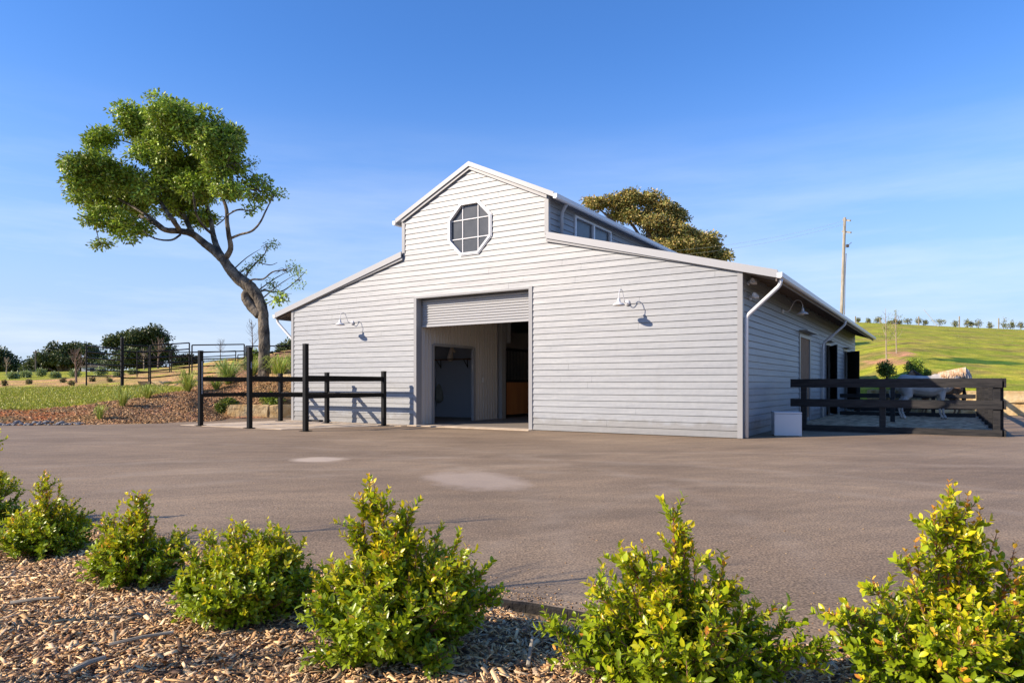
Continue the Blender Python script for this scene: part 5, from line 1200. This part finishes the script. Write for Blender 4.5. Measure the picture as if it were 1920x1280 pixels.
# extra = spikes (dx, dy, z, vigour)
shrub(gb(742, 1232), .64, .41, 'largest shrub in the middle of the bed with a tall pointed top', 101, 50,
      extra=[(-.13, 0, .90, 1.3), (-.11, .03, .86, 1.3), (-.17, 0, .80, 1.2), (-.07, -.03, .80, 1.2), (.06, 0, .76, 1.2), (.065, .02, .72, 1.2), (-.2, .0, .68, 1.2), (.0, 0, .70, 1.1), (.30, 0, .58, 1), (.34, -.05, .55, .8), (.42, 0, .42, 1), (.47, 0, .32, 1.3), (-.40, 0, .40, 1.2), (-.38, -.1, .3, 1.2), (.2, .1, .62, 1)], dens=1.15, ls=1.1, ez=.94)
shrub(gb(468, 1168), .47, .36, 'dense rounded shrub left of the largest shrub', 102, 66, extra=[(-.22, 0, .46, .9), (-.1, 0, .5, .9), (-.02, 0, .50, .8), (.05, 0, .47, .8), (.12, 0, .49, .8), (.2, 0, .45, .8), (.30, .0, .42, 1.1), (-.3, -.02, .36, 1), (-.15, .1, .46, 1), (.15, .1, .44, 1)], dens=1.2, red=.1)
shrub(gb(255, 1094), .42, .29, 'shrub with one orange tipped leader in the left part of the bed', 103, 44, extra=[(.02, 0, .72, 1.8), (.04, .02, .68, 1.7), (.0, 0, .62, 1.6), (.07, 0, .60, 1.6), (-.15, 0, .52, 1.2), (-.22, 0, .46, 1.4), (.30, .0, .38, .6), (-.05, 0, .56, 1.5)], red=.6, ez=.80)
shrub(gb(84, 1034), .42, .33, 'shrub with yellow orange leader second from the left edge', 104, 46, extra=[(.0, 0, .76, 1.8), (.02, 0, .70, 1.8), (.12, 0, .62, 1.6), (-.05, 0, .62, 1.6), (.22, 0, .50, .6), (.05, 0, .60, 1.6), (-.02, 0, .66, 1.7)], red=.5, ez=.83)
shrub(gb(-48, 985), .60, .40, 'dark green shrub cut by the left edge of the picture', 105, 46, extra=[(.1, .0, .80, 1.0), (.22, 0, .84, 1.8), (.35, 0, .42, 1.2)], red=.1)
shrub(gb(1262, 1296), .52, .39, 'large yellow green shrub right of centre with a tall central spire', 106, 38,
      extra=[(.0, 0, .84, 1.4), (.02, .02, .78, 1.4), (-.22, 0, .66, 1.4), (-.13, 0, .66, 1.3), (-.16, 0, .58, 1.2), (.08, 0, .66, 1.4), (.05, .0, .72, 1.4), (.22, 0, .58, 1.5), (.2, 0, .50, 1.4), (.27, 0, .50, 1.2), (-.52, 0, .28, 1.5), (-.5, -.05, .18, 1.4), (-.34, 0, .46, 1.4), (.48, -.1, .22, 1.5), (.5, 0, .30, 1.5), (.42, 0, .34, 1.4), (.60, -.05, .20, 1.5), (.56, -.1, .14, 1.5)], dens=1.05, ls=1.12, red=.35, ez=.90)
shrub(gb(1815, 1305), .56, .46, 'large shrub at the right edge with orange tipped upper shoots', 107, 40,
      extra=[(-.08, 0, .92, 1.9), (-.06, .02, .84, 1.8), (.0, 0, .86, 1.9), (.05, 0, .80, 1.9), (-.14, 0, .80, 1.8), (-.12, .02, .74, 1.7), (-.26, 0, .62, 1.7), (-.22, 0, .66, 1.7), (.12, 0, .70, 1.6), (.2, 0, .66, 1.5), (-.40, 0, .50, 1.5), (-.58, 0, .36, 1.6), (-.5, 0, .38, 1.5), (-.55, -.05, .24, 1.5), (-.5, -.1, .12, 1.5), (.3, 0, .6, 1.5), (.02, 0, .74, 1.7)], dens=.95, ls=1.15, red=.7, ez=.97)
# loose sticks on the mulch
def stick(px, py, l, ang, r_, label, tilt=.05):
    p = gb(px, py); d = Vector((math.cos(ang) * math.cos(tilt), math.sin(ang) * math.cos(tilt), math.sin(tilt))) * l
    o = MB().tube([(0, 0, 0), tuple(d * .5 + Vector((0, 0, .006))), tuple(d)], [r_, r_ * .9, r_ * .7], 7, jit=.15).build('stick', M['pole']); o.location = p + Vector((0, 0, .03)); tag(o, label, 'stick', 'loose sticks on the mulch')
stick(990, 1262, .16, R(80), .010, 'short grey stick lying upright beside the central shrub', .5)
stick(205, 1225, .28, R(28), .010, 'long weathered stick on the mulch left of the rounded shrub')
stick(130, 1275, .16, R(62), .014, 'thick bark splinter near the lower left corner')
stick(560, 1252, .2, R(6), .006, 'thin twig on the mulch between the rounded and largest shrubs')
stick(20, 1140, .25, R(15), .011, 'grey stick at the left edge of the bed')

# two bare saplings standing just outside the left edge of the view; their thin shadows cross the bed and the asphalt
for k, (X, Y, h) in enumerate(((-3.4, 3.35, 3.0), (-5.6, 4.9, 3.2), (-3.1, 2.6, 2.0))):
    e = sapling(CX + F * X / Y, Y, h * F / Y, .5 * F / Y, ('leafless sapling nearest the left end of the mulch bed', 'taller leafless sapling further out on the mulch bed', 'short leafless sapling close to the viewer')[k], M['darkbark'], 80 + k, py=HY + H * F / Y, r0=.034)

# grit, chips and leaf litter that has spilled from the bed onto the asphalt, and grit further out
P = []
while len(P) < 3200:
    x = rng.uniform(-7, 4); d = rng.exponential(.09) if rng.random() < .9 else rng.exponential(1.2); y = edge_y(x) + .03 + d
    if y < 16: P.append((x, y, .003))
P = np.array(P); n = len(P); chips('spilled_chips', P, rng.uniform(.005, .02, n), rng.uniform(.003, .008, n), rng.uniform(.002, .005, n), .15, 'scattered chips and grit on the asphalt beside the mulch bed', pal=PAL * .6)
